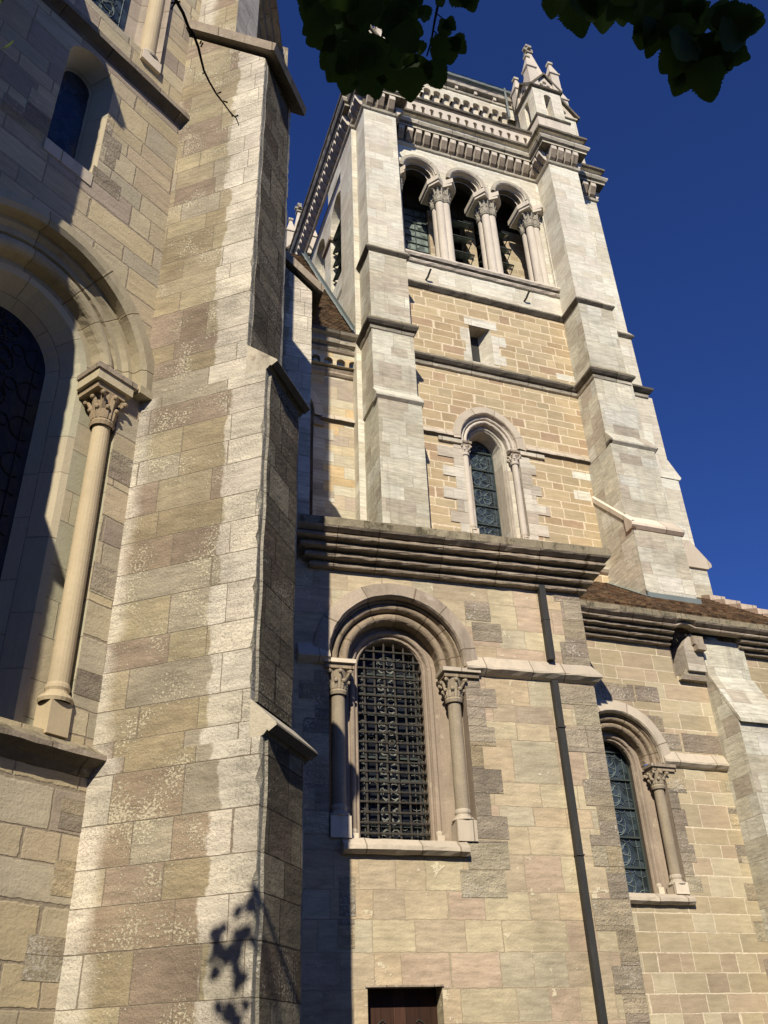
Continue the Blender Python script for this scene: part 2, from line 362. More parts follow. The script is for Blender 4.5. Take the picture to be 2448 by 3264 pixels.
class MB:
    def __init__(s, mat='white'): s.v = []; s.f = []; s.m = []; s.s = []; s.uv = []; s.mat = mat
    def face(s, pts, mat=None, uv=None, smooth=False):
        if uv is None:
            a = Vector(pts[0]); n = Vector((0, 0, 0))
            for i in range(1, len(pts) - 1): n += (Vector(pts[i]) - a).cross(Vector(pts[i + 1]) - a)
            nx, ny, nz = abs(n.x), abs(n.y), abs(n.z); l = n.length or 1
            if nz / l > .8: uv = [(p[0], p[1]) for p in pts]
            elif ny >= nx: uv = [(p[0], p[2]) for p in pts]
            else: uv = [(p[1] + 17.3, p[2]) for p in pts]
        i = len(s.v); s.v += [tuple(p) for p in pts]; s.f.append(tuple(range(i, i + len(pts))))
        s.m.append(mat or s.mat); s.s.append(smooth); s.uv.append([tuple(q) for q in uv])
    def box(s, x0, x1, y0, y1, z0, z1, mat=None, skip=''):
        A = [(x0, y0), (x1, y0), (x1, y1), (x0, y1)]
        if 'b' not in skip: s.face([(*p, z0) for p in reversed(A)], mat)
        if 't' not in skip: s.face([(*p, z1) for p in A], mat)
        for i, k in enumerate('fRBL'):
            if k in skip: continue
            p, q = A[i], A[(i + 1) % 4]
            s.face([(*p, z0), (*q, z0), (*q, z1), (*p, z1)], mat)
    def prism_x(s, poly, x0, x1, mat=None):   # poly of (y,z)
        n = len(poly)
        s.face([(x0, *p) for p in poly], mat); s.face([(x1, *p) for p in reversed(poly)], mat)
        for i in range(n):
            p, q = poly[i], poly[(i + 1) % n]; s.face([(x0, *p), (x1, *p), (x1, *q), (x0, *q)], mat)
    def prism_y(s, poly, y0, y1, mat=None, sidemat=None):   # poly of (x,z)
        n = len(poly)
        s.face([(p[0], y0, p[1]) for p in poly], mat); s.face([(p[0], y1, p[1]) for p in reversed(poly)], mat)
        for i in range(n):
            p, q = poly[i], poly[(i + 1) % n]
            s.face([(p[0], y0, p[1]), (p[0], y1, p[1]), (q[0], y1, q[1]), (q[0], y0, q[1])], sidemat or mat)
    def sweep(s, path, prof, mat=None, closed=False, mats=None, caps=True, smooth=False, jit=.0035):
        """profile (offset outwards, z) carried along a plan path, outward being right of travel, mitred"""
        path = [Vector(p) for p in path]
        if jit:
            q_ = [path[0]]
            for a_, b_ in zip(path, path[1:] + ([path[0]] if closed else [])):
                k_ = max(1, min(60, int((b_ - a_).length / .13))) if (b_ - a_).length > .3 else 1
                q_ += [a_ + (b_ - a_) * (i / k_) for i in range(1, k_ + 1)]
            path = q_[:-1] if closed else q_
        n = len(path); P = path
        J = [[(rnd.gauss(0, jit), rnd.gauss(0, jit)) for _ in prof] for _ in path]
        nor = []
        for i in range(n):
            ds = []
            if i > 0 or closed: ds.append((P[i] - P[i - 1]).normalized())
            if i < n - 1 or closed: ds.append((P[(i + 1) % n] - P[i]).normalized())
            ns = [Vector((d.y, -d.x)) for d in ds]
            m = sum(ns, Vector((0, 0)))
            m = m / (m.length_squared / len(ns)) if len(ns) == 2 else ns[0]
            nor.append(m)
        cum = [0.0]
        for i in range(1, n + (1 if closed else 0)): cum.append(cum[-1] + (P[i % n] - P[i - 1]).length)
        pc = [0.0]
        for a, b in zip(prof, prof[1:]): pc.append(pc[-1] + math.hypot(b[0] - a[0], b[1] - a[1]))
        for i in range(n if closed else n - 1):
            j = (i + 1) % n
            for k in range(len(prof) - 1):
                (oa, za), (ob, zb) = prof[k], prof[k + 1]
                a0, a1, b1, b0 = J[i][k], J[j][k], J[j][k + 1], J[i][k + 1]
                q = [P[i] + nor[i] * (oa + a0[0]), P[j] + nor[j] * (oa + a1[0]), P[j] + nor[j] * (ob + b1[0]), P[i] + nor[i] * (ob + b0[0])]
                s.face([(*q[0], za + a0[1]), (*q[1], za + a1[1]), (*q[2], zb + b1[1]), (*q[3], zb + b0[1])], (mats[k] if mats else mat),
                       [(cum[i], pc[k]), (cum[i + 1], pc[k]), (cum[i + 1], pc[k + 1]), (cum[i], pc[k + 1])], smooth)
        if caps and not closed:
            for i in (0, n - 1):
                pts = [(*(P[i] + nor[i] * o), z) for o, z in prof]
                s.face(pts, mat)
    def lathe(s, x, y, prof, n=20, mat=None, a0=0, a1=2 * PI, smooth=True):
        for i in range(n):
            A, B = a0 + (a1 - a0) * i / n, a0 + (a1 - a0) * (i + 1) / n
            for (r0, z0), (r1, z1) in zip(prof, prof[1:]):
                s.face([(x + r0 * math.cos(A), y + r0 * math.sin(A), z0), (x + r0 * math.cos(B), y + r0 * math.sin(B), z0),
                        (x + r1 * math.cos(B), y + r1 * math.sin(B), z1), (x + r1 * math.cos(A), y + r1 * math.sin(A), z1)], mat,
                       [(A * .3, z0), (B * .3, z0), (B * .3, z1), (A * .3, z1)], smooth)
    def tube(s, pts, r, n=6, mat=None, smooth=True, cap=True):
        pts = [Vector(p) for p in pts]; rr = r if isinstance(r, (list, tuple)) else [r] * len(pts)
        rings = []
        for i, p in enumerate(pts):
            t = (pts[min(i + 1, len(pts) - 1)] - pts[max(i - 1, 0)]).normalized()
            a = Vector((0, 0, 1)) if abs(t.z) < .9 else Vector((1, 0, 0))
            e1 = t.cross(a).normalized(); e2 = t.cross(e1)
            rings.append([p + (e1 * math.cos(2 * PI * k / n + PI / 4) + e2 * math.sin(2 * PI * k / n + PI / 4)) * rr[i] for k in range(n)])
        for A, B in zip(rings, rings[1:]):
            for k in range(n):
                s.face([A[k], A[(k + 1) % n], B[(k + 1) % n], B[k]], mat, smooth=smooth)
        if cap: s.face(rings[0], mat); s.face(rings[-1], mat)
    def ball(s, x, y, z, r, mat=None, n=6, k=4, sq=1.0):
        s.lathe(x, y, [(r * math.sin(PI * i / k), z - r * sq * math.cos(PI * i / k)) for i in range(k + 1)], n, mat)
    def sheet(s, outer, holes, y, mat=None, flip=None):
        """flat wall in the x-z plane at depth y with openings"""
        pts = [Vector(p) for p in outer]; edges = [(i, (i + 1) % len(outer)) for i in range(len(outer))]; faces = [list(range(len(outer)))]
        for h in holes:
            b = len(pts); pts += [Vector(p) for p in h]; k = len(h)
            edges += [(b + i, b + (i + 1) % k) for i in range(k)]; faces.append(list(range(b, b + k)))
        vo, eo, fo, _, _, forig = delaunay_2d_cdt(pts, edges, faces, 0, 1e-5)
        for f, org in zip(fo, forig):
            if list(org) == [0]:
                q = [(vo[i].x, y, vo[i].y) if flip is None else (y, vo[i].x, vo[i].y) for i in f]
                s.face(q, mat)

def arch(c, zs, zb, w, e=0.0, n=18):
    """outline from the right foot up over the arch to the left foot"""
    R = w + e; amax = math.acos(e / R) if e > 0 else PI / 2
    pts = [(c + w, zb), (c + w, zs)]
    right = [(c - e + R * math.cos(amax * i / n), zs + R * math.sin(amax * i / n)) for i in range(1, n + 1)]
    pts += right + [(2 * c - x, z) for x, z in reversed(right[:-1])] + [(c - w, zs), (c - w, zb)]
    return pts
def arch_sweep(mb, c, zs, zb, prof, e=0.0, n=18, mat=None, mats=None, smooth=False, skip_jamb=False):
    rows = [arch(c, zs, zb, w, e, n) for w, y in prof]
    for r_ in rows:
        for i_ in range(2, len(r_) - 2): r_[i_] = (r_[i_][0] + rnd.gauss(0, .0022), r_[i_][1] + rnd.gauss(0, .0022))
    pc = 0.0
    for k in range(len(prof) - 1):
        A, B = rows[k], rows[k + 1]; ya, yb = prof[k][1], prof[k + 1][1]
        st = math.hypot(prof[k + 1][0] - prof[k][0], yb - ya); cum = 0.0
        for i in range(len(A) - 1):
            l = math.hypot(rows[0][i + 1][0] - rows[0][i][0], rows[0][i + 1][1] - rows[0][i][1])
            if not (skip_jamb and i in (0, len(A) - 2)):
                mb.face([(A[i][0], ya, A[i][1]), (A[i + 1][0], ya, A[i + 1][1]), (B[i + 1][0], yb, B[i + 1][1]), (B[i][0], yb, B[i][1])],
                        mats[k] if mats else mat, [(cum, pc), (cum + l, pc), (cum + l, pc + st), (cum, pc + st)], smooth)
            cum += l
        pc += st
def roll(r, y, rad, n=6, a0=0.0, a1=2 * PI):
    return [(r + rad * math.cos(a0 + (a1 - a0) * i / n), y + rad * math.sin(a0 + (a1 - a0) * i / n)) for i in range(n + 1)]

def capital(mb, x, y, z0, z1, r0, r1, mat, n=8, ball=.3, tiers=2):
    H = z1 - z0
    mb.lathe(x, y, [(r0 * 1.25, z0 - .03 * 1), (r0 * 1.38, z0 + .015), (r0 * 1.2, z0 + .05), (r0 * 1.02, z0 + .06), (r0 * 1.05, z0 + H * .5), (r0 * 1.3, z0 + H * .8), (r1 * .92, z1)], 16, mat)
    for t in range(tiers):
        zt = z0 + H * (.52 if t == 0 and tiers > 1 else .90); rr = r0 * 1.25 + (r1 * .95 - r0) * (0.35 if t == 0 and tiers > 1 else .8)
        for i in range(n):
            a = 2 * PI * (i + .5 * t) / n + PI / n
            k = 1.22 if (tiers > 1 and t == 1 and i % 2 == 0) or tiers == 1 else 1.0
            ca, sa = math.cos(a), math.sin(a)
            R = rr * k
            pts = [(x + ca * r0 * 1.05, y + sa * r0 * 1.05, z0 + .05), (x + ca * (r0 * 1.1), y + sa * r0 * 1.1, z0 + (zt - z0) * .5),
                   (x + ca * R * .9, y + sa * R * .9, zt - .01), (x + ca * R * 1.1, y + sa * R * 1.1, zt)]
            mb.tube(pts, [r0 * .30, r0 * .36, r0 * .30, r0 * .2], 5, mat)
            mb.ball(x + ca * R * 1.06, y + sa * R * 1.06, zt - r0 * .18, r0 * ball, mat, 7, 4)
def column(parent, root, x, y, z0, z1, r, cap_h, mats, ab=None, base_h=.16, plinth=None, name='column', cap_r=None, pk=1.38):
    """shaft from z0 to z1 with base below top of plinth and carved capital under z1"""
    sh = MB(mats[0]); zc = z1 - cap_h
    sh.lathe(x, y, [(r, z0), (r * .99, (z0 + zc) / 2), (r * .96, zc)], 20)
    o = part(name, sh, parent, root)
    cp = MB(mats[1]); capital(cp, x, y, zc, z1, r, cap_r or r * 1.6, mats[1]); part('capital', cp, o, root)
    bs = MB(mats[2])
    bs.lathe(x, y, [(r, z0 + .02), (r * 1.12, z0), (r * 1.16, z0 - .03), (r * 1.05, z0 - .055), (r * 1.12, z0 - .08), (r * 1.5, z0 - .1), (r * 1.62, z0 - .13), (r * 1.5, z0 - base_h)], 20)
    if plinth:
        zz = z0 - base_h; k = r * pk
        bs.box(x - k, x + k, y - k, y + k, plinth, zz)
    part('base', bs, o, root)
    return o

def tracery(mb, c, zb, zs, w, y, e, panel, r, mat):
    """lead lines of a patterned window, panel by panel"""
    ztop = zs + (math.sqrt((w + e) ** 2 - e * e) if e else w)
    def inside(x, z):
        if abs(x - c) > w * .98 or z < zb: return False
        if z <= zs: return True
        return math.hypot(abs(x - c) + e, z - zs) < (w + e) * .98
    def pl(pts):
        run = []
        for p in pts + [None]:
            if p is not None and inside(*p): run.append(p)
            else:
                if len(run) > 1: mb.tube([(a, y, b) for a, b in run], r, 3, mat, False, False)
                run = []
    def arc(cx, cz, R, a0, a1, n=14): pl([(cx + R * math.cos(a0 + (a1 - a0) * i / n), cz + R * math.sin(a0 + (a1 - a0) * i / n)) for i in range(n + 1)])
    z = zb; b = w * .80; k = 0
    while z < ztop:
        zc = z + panel / 2
        R = min(b, panel / 2) * .92
        arc(c, zc, R * .98, 0, 2 * PI, 24); arc(c, zc, R * .22, 0, 2 * PI, 8)
        for i in range(6 if k % 2 else 4):
            a = 2 * PI * i / (6 if k % 2 else 4) + (.3 if k % 2 else PI / 4)
            arc(c + R * .55 * math.cos(a), zc + R * .55 * math.sin(a), R * .36, 0, 2 * PI, 10)
            pl([(c + R * .2 * math.cos(a + .5), zc + R * .2 * math.sin(a + .5)), (c + R * .95 * math.cos(a + .5), zc + R * .95 * math.sin(a + .5))])
        for sx in (-1, 1):
            for sz in (-1, 1):
                arc(c + sx * b, zc + sz * panel / 2, panel * .30, 0, 2 * PI, 12)
                arc(c + sx * b * .5, zc + sz * panel / 2, panel * .16, 0, 2 * PI, 8)
            for q in range(6):
                zz = z + panel * q / 6
                pl([(c + sx * b, zz), (c + sx * w, zz + panel / 12), (c + sx * b, zz + panel / 6)])
        z += panel; k += 1
    for sx in (-1, 1): pl([(c + sx * b, zb + (ztop - zb) * i / 60) for i in range(61)])

def toothed(mb, x, sgn, z0, z1, h, wa, wb, y, mat, proud=.004):
    z = z0; k = 0
    while z < z1 - .05:
        hh = min(h * rnd.uniform(.85, 1.15), z1 - z); w = (wa if k % 2 else wb) * rnd.uniform(.75, 1.25)
        a, b = (x, x + sgn * w) if sgn > 0 else (x - w, x)
        mb.box(a, b, y - proud - rnd.uniform(0, .004), y + .01, z + .003, z + hh - .003, mat)
        z += hh; k += 1

# ------------------------------------------------------------------ ground
gm = bpy.data.meshes.new('ground'); gm.from_pydata([(-400, -400, GZ), (400, -400, GZ), (400, 400, GZ), (-400, 400, GZ)], [], [(0, 1, 2, 3)])
gm.materials.append(M['gravel']); go = bpy.data.objects.new('ground', gm); link(go); go['kind'] = 'structure'

# ------------------------------------------------------------------ apse buttresses
CB = Frame(-17.79, -1.065, 7.14)
NC = CB.w(-1.48, .44, 0)                      # corner of the polygon at the near buttress
L_SIDE = 3.745
FE = Frame(90.1, NC.x, NC.y)
FAR = FE.w(L_SIDE, 0, 0)
dD = Vector((math.cos(D2(54.26)), math.sin(D2(54.26)), 0))
LEFTC = NC - dD * L_SIDE
def buttress(az, corner, label, group='stepped buttresses of the apse'):
    fr = Frame(az, corner.x, corner.y)
    t = thing('buttress', label, 'buttress', fr, 0, 0, GZ, group)
    st = [(GZ, 2.44, 1.48), (2.44, 6.41, 1.36), (6.41, 12.25, 1.12)]
    tops = [2.775, 6.83]
    y0, y1 = -.44, .44
    sh = MB('butt'); en = MB('butt_end')
    z0s = [GZ, 2.775, 6.83]; z1s = [2.44, 6.41, 12.25]; xs = [1.48, 1.36, 1.12]
    for k in range(3):
        x, a, b = xs[k], z0s[k], z1s[k]
        zl = [a]
        while zl[-1] < b - .12: zl.append(zl[-1] + rnd.uniform(.05, .12))
        zl[-1] = b
        sf = 1.48 - x; q = .022 if k < 2 else .006
        for yy, sg in ((y0, 1), (y1, -1)):
            ed = []
            for z_ in zl:
                c_ = abs(rnd.gauss(0, .006)) + (rnd.uniform(.012, .035) if rnd.random() < .10 else 0)
                ed.append((x - c_, yy + sg * 0.0, x, yy + sg * (.004 + c_)))
            for m_ in range(len(zl) - 1):
                za_, zb_ = zl[m_], zl[m_ + 1]; e0, e1 = ed[m_], ed[m_ + 1]
                sh.face([(-.5, yy, za_), (e0[0], yy, za_), (e1[0], yy, zb_), (-.5, yy, zb_)], 'butt', [(-.5 + sf, za_), (e0[0] + sf, za_), (e1[0] + sf, zb_), (-.5 + sf, zb_)])
                sh.face([(e0[0], yy, za_), (e0[2], e0[3], za_), (e1[2], e1[3], zb_), (e1[0], yy, zb_)], 'margin')
                w0, w1 = yy + sg * (.07 + .012 * math.sin(za_ * 7)), yy + sg * (.07 + .012 * math.sin(zb_ * 7))
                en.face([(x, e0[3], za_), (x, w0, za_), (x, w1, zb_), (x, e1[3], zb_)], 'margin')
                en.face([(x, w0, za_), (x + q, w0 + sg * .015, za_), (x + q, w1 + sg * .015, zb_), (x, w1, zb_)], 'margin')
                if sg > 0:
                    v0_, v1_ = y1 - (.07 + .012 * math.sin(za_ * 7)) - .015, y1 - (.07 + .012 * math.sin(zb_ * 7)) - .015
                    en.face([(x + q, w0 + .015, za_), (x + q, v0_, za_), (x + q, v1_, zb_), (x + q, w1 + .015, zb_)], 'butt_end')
    # body between stages (behind the weatherings) and gabled top
    for k in range(2):
        x = xs[k + 1]
        for yy in (y0, y1): sh.face([(-.5, yy, z1s[k]), (x, yy, z1s[k]), (x, yy, z0s[k + 1]), (-.5, yy, z0s[k + 1])], 'butt', [(.98 - x, z1s[k]), (1.48, z1s[k]), (1.48, z0s[k + 1]), (.98 - x, z0s[k + 1])])
    for yy in (y0, y1): sh.face([(-.5, yy, 12.25), (1.12, yy, 12.25), (-.5, yy, 13.88)], 'butt', [(-.14, 12.25), (1.48, 12.25), (-.14, 13.88)])
    sh.face([(-.5, y0, 12.25), (-.5, y1, 12.25), (-.5, y1, 13.88), (-.5, y0, 13.88)])
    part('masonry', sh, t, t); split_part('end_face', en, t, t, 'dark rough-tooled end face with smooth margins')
    for k, (zb, zt) in enumerate(((2.44, 2.775), (6.41, 6.83))):
        xo, xi = xs[k], xs[k + 1]
        w = MB('wcap')
        poly = [(xi, zb), (xo - .01, zb), (xo + .015, zb + .01), (xo + .045, zb + .045), (xo + .06, zb + .03), (xo + .13, zb + .075), (xo + .12, zb + .10), (xi, zt)]
        w.face([(p_[0], y0, p_[1]) for p_ in poly], 'wcap'); w.face([(p_[0], y1, p_[1]) for p_ in poly], 'wcap')
        for m_ in range(len(poly) - 1):
            p_, r_ = poly[m_], poly[m_ + 1]; top = m_ == len(poly) - 2
            w.face([(p_[0], y0, p_[1]), (p_[0], y1, p_[1]), (r_[0], y1, r_[1]), (r_[0], y0, r_[1])], 'wcap' if top else 'tdark')  # drip fascia carries dirt and painted shade
        # underside of the drip, coloured dark for dirt and shade
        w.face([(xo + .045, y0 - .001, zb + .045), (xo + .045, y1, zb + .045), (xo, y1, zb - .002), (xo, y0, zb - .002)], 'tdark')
        part('weathering', w, t, t)
    c = MB('pale')   # sloping coping
    sl = -1.01; xa, za = 1.30, 12.17
    def zz(x, d): return za + sl * (x - xa) + d
    poly = [(xa - .06, zz(xa - .06, 0)), (xa + .0, zz(xa, .02)), (xa + .03, zz(xa + .03, .20)), (-.5, zz(-.5, .24)), (-.5, zz(-.5, 0.0))]
    c.face([(p_[0], y0 - .1, p_[1]) for p_ in poly], 'trim'); c.face([(p_[0], y1 + .1, p_[1]) for p_ in poly], 'trim')
    for m_ in range(5):
        p_, r_ = poly[m_], poly[(m_ + 1) % 5]
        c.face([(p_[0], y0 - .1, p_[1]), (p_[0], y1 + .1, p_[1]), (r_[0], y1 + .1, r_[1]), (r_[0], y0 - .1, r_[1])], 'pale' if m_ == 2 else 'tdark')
    part('coping', c, t, t)
    p = MB('butt')
    p.box(-.4, .52, -.32, .32, 12.9, 20.0, skip='b')
    part('upper_pilaster', p, t, t)
    return t
buttress(-17.79, NC, 'tall pale stone buttress with dark rough end face, nearest and largest of the apse buttresses')
buttress(18.21, FAR, 'half-hidden buttress with sloping coping beside the tiled transept roof')
buttress(-53.79, LEFTC, 'stepped apse buttress standing left of the big arched window, outside the picture')

# ------------------------------------------------------------------ apse, wall facing right with the big window
t = thing('apse', 'polygonal sandstone church apse with big shaded round-arched window and lancet at far left', 'building', FD, -1.4, 0)
cw, zsw = -1.41, 6.5
wall = MB('left')
wall.sheet([(-3.4, GZ), (.4, GZ), (.4, 2.33), (-3.4, 2.33)], [], 0.0)
wall.sheet([(-3.4, 2.5), (.4, 2.5), (.4, 11.4), (-3.4, 11.4)], [[(cw + 1.14, 2.6), (cw + 1.14, 6.42), (cw + 1.30, 6.42)] + arch(cw, zsw, 2.6, 1.30, 0, 20)[1:-1] + [(cw - 1.30, 6.42), (cw - 1.14, 6.42), (cw - 1.14, 2.6)], arch(cw, 10.84, 9.12, .33, 0, 12)], 0.0)
wall.sheet([(-3.4, 11.4), (.4, 11.4), (.4, 20.2), (-3.4, 20.2)], [arch(cw, 16.5, 12.25, .93, 0, 14)], 0.06)
part('wall', wall, t, t)
# quoin blocks beside the openings
q = MB('quoin')
for (x0, x1, z0, z1) in ((-1.08, -.98, 10.0, 10.3), (-1.08, -.82, 9.72, 10.02), (-1.08, -.86, 9.46, 9.72), (-1.12, -.72, 9.05, 9.30), (-2.05, -1.74, 9.3, 9.7), (-2.3, -1.74, 9.0, 9.3),
                         (-.27, -.0, 5.28, 5.62), (-.27, 0, 3.98, 4.30), (-.27, 0, 2.98, 3.22)):
    q.box(x0, x1, -.004, .01, z0, z1)
q.box(-.33, 0, -.004, .01, .75, 1.06); q.box(-.2, 0, -.004, .01, 1.35, 1.62); q.box(-.22, 0, -.004, .01, 1.85, 2.1)
split_part('quoin', q, t, t)
s1 = MB('trim')
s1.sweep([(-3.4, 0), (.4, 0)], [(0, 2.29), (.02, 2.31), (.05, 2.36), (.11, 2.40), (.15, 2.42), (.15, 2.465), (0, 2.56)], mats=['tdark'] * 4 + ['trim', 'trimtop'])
part('sill_course', s1, t, t)
s2 = MB('trim')
s2.sweep([(-3.4, 0), (.4, 0)], [(0, 11.27), (.025, 11.33), (.07, 11.36), (.13, 11.40), (.13, 11.50), (-.06, 11.72)], mats=['tdark', 'tdark', 'tdark', 'trim', 'trimtop'])  # lower members coloured dark to paint the shade under the string
part('string_course', s2, t, t)
w = thing_w = MB('lorder')
part_root = t
win = MB('lorder')
arch_sweep(win, cw, zsw, 6.47, [(1.30, .02), (1.30, -.09), (1.36, -.12), (1.50, -.10), (1.52, .0)], mat='lorder', n=26)
arch_sweep(win, cw, zsw, 6.48, [(1.30, 0.0), (1.30, .05), (1.245, .05), (1.20, .10), (1.13, .10), (1.11, .16)] + roll(1.03, .17, .085, 8, -PI * .1, -PI * 1.0) + [(.93, .26), (.86, .26)], mat='lorder', n=26)
win.box(.03 - .16, .11 + .02, -.13, .01, 6.40, 6.50)
win.box(cw - 1.54, cw - 1.28, -.13, .01, 6.40, 6.50)
part('archivolt', win, t, t)
jm = MB('ljamb')
arch_sweep(jm, cw, zsw, 2.56, [(.86, .26), (.79, .28), (.56, .60)], n=20, mat='ljamb')
for sx in (-1, 1):
    a = cw + sx * 1.14; b = cw + sx * 1.09; c_ = cw + sx * .86
    jm.face([(a, 0, 2.56), (a, .14, 2.56), (a, .14, 6.48), (a, 0, 6.48)]); jm.face([(a, .14, 2.56), (b, .26, 2.56), (b, .26, 6.48), (a, .14, 6.48)])
    jm.face([(b, .26, 2.56), (c_, .26, 2.56), (c_, .26, 6.48), (b, .26, 6.48)])
jm.face([(cw - 1.30, 0.0, 2.57), (cw + 1.30, 0.0, 2.57), (cw + 1.30, .6, 2.60), (cw - 1.30, .6, 2.60)])
part('jamb', jm, t, t)
im = MB('lcap')
for sx in (-1, 1):
    x = cw + sx * .98
    im.box(x - .21, x + .24, -.10, .26, 6.30, 6.42, 'lorder'); im.box(x - .17, x + .18, -.06, .26, 6.22, 6.30, 'lcap'); im.box(x - .23, x + .27, -.12, .26, 6.42, 6.485, 'trim')
split_part('impost', im, t, t)
for sx in (-1, 1): column(t, t, cw + sx * 1.02, .07, 3.02, 6.22, .094, .36, ('lshaft', 'lcap', 'lshaft'), plinth=2.57, pk=1.12)
gp = MB('glassd'); gp.sheet(arch(cw, zsw, 2.6, .57, 0, 20), [], .58); wo = part('window', gp, t, t)
tr = MB('pipe'); tracery(tr, cw, 2.6, zsw, .55, .572, 0, .45, .006, 'pipe'); part('tracery', tr, wo, t)
# lancet over the window
ln = MB('ljamb')
arch_sweep(ln, cw, 10.84, 9.12, [(.33, 0), (.19, .32)], n=12, mat='ljamb')
ln.face([(cw - .33, 0, 9.12), (cw + .33, 0, 9.12), (cw + .19, .32, 9.5), (cw - .19, .32, 9.5)], 'pale')
ln.box(cw - .34, cw + .30, -.012, .02, 8.92, 9.12, 'pale')
part('lancet_surround', ln, t, t)
gp = MB('glass'); gp.sheet(arch(cw, 10.86, 9.45, .2, 0, 12), [], .31); part('lancet_window', gp, t, t)
# clerestory window above the string
cl = MB('hood')
arch_sweep(cl, cw, 16.5, 12.25, [(.93, .06), (.93, .0), (.84, .16), (.72, .16), (.62, .26), (.42, .30)], mats=['hood', 'hood', 'greyq', 'hood', 'hood'], n=14)
part('clerestory_surround', cl, t, t)
for sx in (-1, 1): column(t, t, cw + sx * .80, .16, 12.38, 16.4, .115, .35, ('lshaft', 'lcap', 'pale'), plinth=12.02)
gp = MB('glassb'); gp.sheet(arch(cw, 16.5, 11.7, .45, 0, 14), [], .28); wo = part('clerestory_window', gp, t, t)
tr = MB('camec'); tracery(tr, cw, 12.0, 16.5, .44, .272, 0, .55, .006, 'camec'); part('tracery', tr, wo, t)

# second side of the apse, seen edge-on, with its eaves
def local(fr_to, P):   # world point -> coordinates in frame
    d = P - fr_to.o; return (d.dot(fr_to.u), d.dot(fr_to.v))
e = MB('left')
a = local(FD, NC); b = local(FD, FAR)
nn = [a, b]
cdir = Vector((math.cos(D2(126)), math.sin(D2(126)), 0)); c3 = local(FD, FAR + cdir * 3.7)
for p, q2 in ((a, b), (b, c3)):
    e.face([(*p, GZ), (*q2, GZ), (*q2, 20.2), (*p, 20.2)])
l1 = local(FD, LEFTC); bd = Vector((math.cos(D2(18.5)), math.sin(D2(18.5)), 0)); l2 = local(FD, LEFTC - bd * 3.7)
e.face([(*l2, GZ), (*l1, GZ), (*l1, 20.2), (*l2, 20.2)])
part('side_wall', e, t, t)
ev = MB('tdark')
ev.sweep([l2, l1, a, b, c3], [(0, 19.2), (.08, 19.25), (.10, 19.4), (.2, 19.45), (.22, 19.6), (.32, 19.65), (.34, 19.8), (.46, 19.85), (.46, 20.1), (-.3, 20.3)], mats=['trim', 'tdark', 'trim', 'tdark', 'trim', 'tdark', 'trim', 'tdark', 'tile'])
part('eaves_cornice', ev, t, t)
rf = MB('tileb')
apx = local(FD, NC + Vector((-4.2, 1.2, 0)))
for p, q2 in ((l2, l1), (l1, a), (a, b), (b, c3)): rf.face([(*p, 20.25), (*q2, 20.25), (*apx, 25.0)])
part('roof', rf, t, t)

